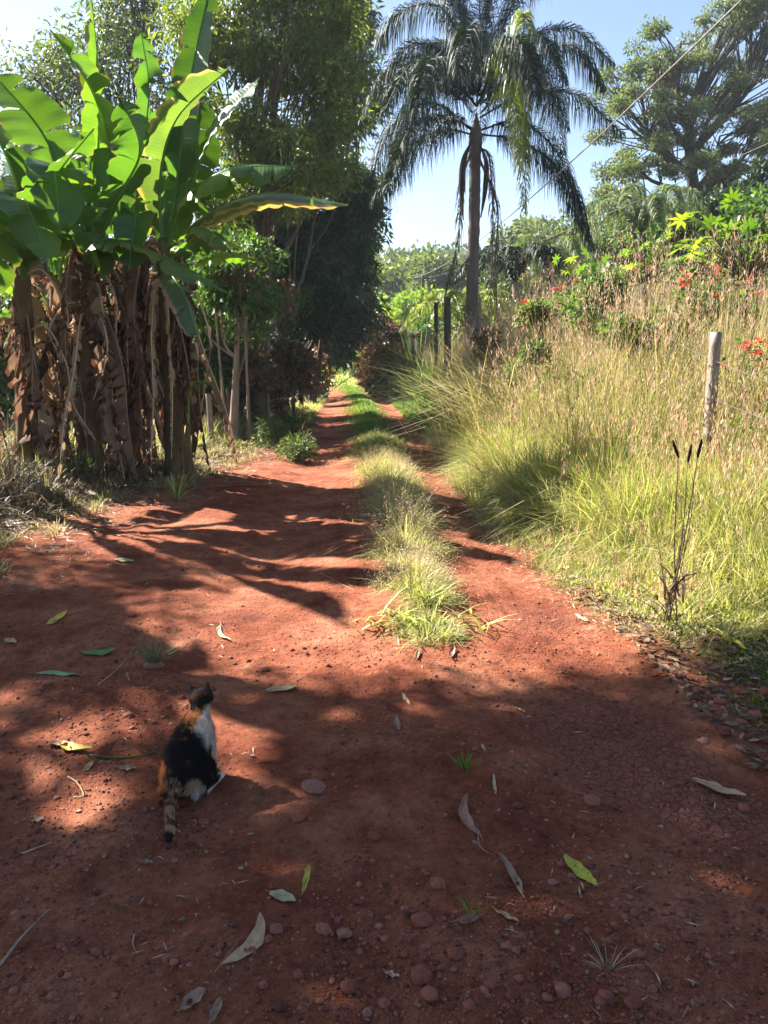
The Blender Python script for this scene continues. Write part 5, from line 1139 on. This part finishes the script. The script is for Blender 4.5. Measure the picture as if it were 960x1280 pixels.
        bands = sstep(-.9, .7, np.sin(y * 80 + nz * 5) + n2 * 1.2 + .3); put(tl * 1.0, tan * .85 + org * .25); put(tl * (1 - bands), black * 2); put(tl * sstep(-.245, -.262, y), black * 1.5)
        return np.clip(c * (1 + .35 * n2[:, None]), .004, .9)
    C = fur(Q)
    mb = MB(); mb.V = [V + g]; mb.P = [C]; mb.n = n
    for k in (3, 4):
        f = [p for p in F if len(p) == k]
        if f: mb.F[(k, 0)] = [np.array(f)]
    M['fur'] = attr_mat('cat_fur', .85, .0)
    body = mb.build('body', M['fur'], root)
    # fur strands
    k = rng.choice(n, 26000, replace=True); p = V[k] + g; nn = NN[k]
    flow = nrm(np.array([0, -.75, -.65]) @ Rz.T - nn * (nn @ (np.array([0, -.75, -.65]) @ Rz.T))[:, None] + rng.normal(size=nn.shape) * .25)
    d = nrm(nn * .45 + flow); L = np.where(Q[k][:, 2] > .28, .008, .018) * rng.uniform(.6, 1.2, len(k)); L = np.where(Q[k][:, 2] < .03, .006, L)
    s = nrm(np.cross(d, nn)) * .0009
    Vf = np.stack([p - s, p + s, p + d * L[:, None] + nn * 0], 1).reshape(-1, 3); o = (np.arange(len(k)) * 3)[:, None]
    cf = np.repeat(np.clip(fur(Q[k] + rng.normal(size=(len(k), 3)) * .005) * rng.uniform(.75, 1.5, (len(k), 1)), 0, 1), 3, 0)
    mf = MB(); mf.add(Vf, [o + [[0, 1, 2]]], cf); mf.build('fur', M['fur'], root)
    eye = plain('cat_eye', (.25, .28, .04), .15, .6); nose = plain('cat_nose', (.45, .18, .16), .5, .3); inner = plain('cat_inner_ear', (.42, .20, .17), .8, .2); pup = plain('cat_pupil', (.01, .01, .01), .1, .6)
    e2v, e2f = ico(3)
    for s_ in (-1, 1):
        c = H((s_ * .0175, .036, .004)); mb = MB(); mb.add((e2v * .0085 + c) @ Rz.T * CS + g, e2f); e = mb.build('eye', eye, root)
        c2 = H((s_ * .0180, .0425, .004)); mb = MB(); mb.add((e2v * [.0018, .0028, .0048] + c2) @ Rz.T * CS + g, e2f); mb.build('pupil', pup, e)
        # pink inside of the ear, facing forward
        b0, b1, tpx = H((s_ * .014, .011, .030)), H((s_ * .040, .009, .030)), H((s_ * .034, .0105, .060)); md_ = H((s_ * .029, .0125, .036))
        mb = MB(); Vt = np.array([b0, b1, tpx, md_]) @ Rz.T * CS + g; mb.add(np.vstack([Vt, Vt - (np.array([0, .0015, 0]) @ Rz.T)]), [np.array([[0, 3, 2], [3, 1, 2], [0, 1, 3], [4, 6, 7], [7, 6, 5], [4, 7, 5]])]); mb.build('inner_ear', inner, root)
        w_ = MB()
        for q in range(5):
            a = H((s_ * .012, .046, -.010)); bq = H((s_ * (.055 + .004 * q), .050 - .004 * q, -.022 + .009 * q)); tube(w_, (catmull([a, (a + bq) / 2 + [0, 0, .003], bq], 6)) @ Rz.T * CS + g, np.linspace(.0004, .00015, 6), 4)
        w_.build('whiskers', M['whitewash'], root)
    mb = MB(); mb.add((e2v * [.0055, .004, .0038] + H((0, .056, -.005))) @ Rz.T * CS + g, e2f); mb.build('nose', nose, root)
cat()
def haze():
    mb = MB(); box(mb, [0, 60, 16], (140, 120, 18)); m, nt, out = newmat('haze_air')
    v = N(nt, 'ShaderNodeVolumePrincipled'); v.inputs['Color'].default_value = (.80, .88, 1, 1); v.inputs['Density'].default_value = .0008; v.inputs['Anisotropy'].default_value = .3
    nt.links.new(v.outputs[0], out.inputs['Volume']); tag(mb.build('haze', m, smooth=False), kind='stuff')
haze()
print('objects', len(SC.objects))
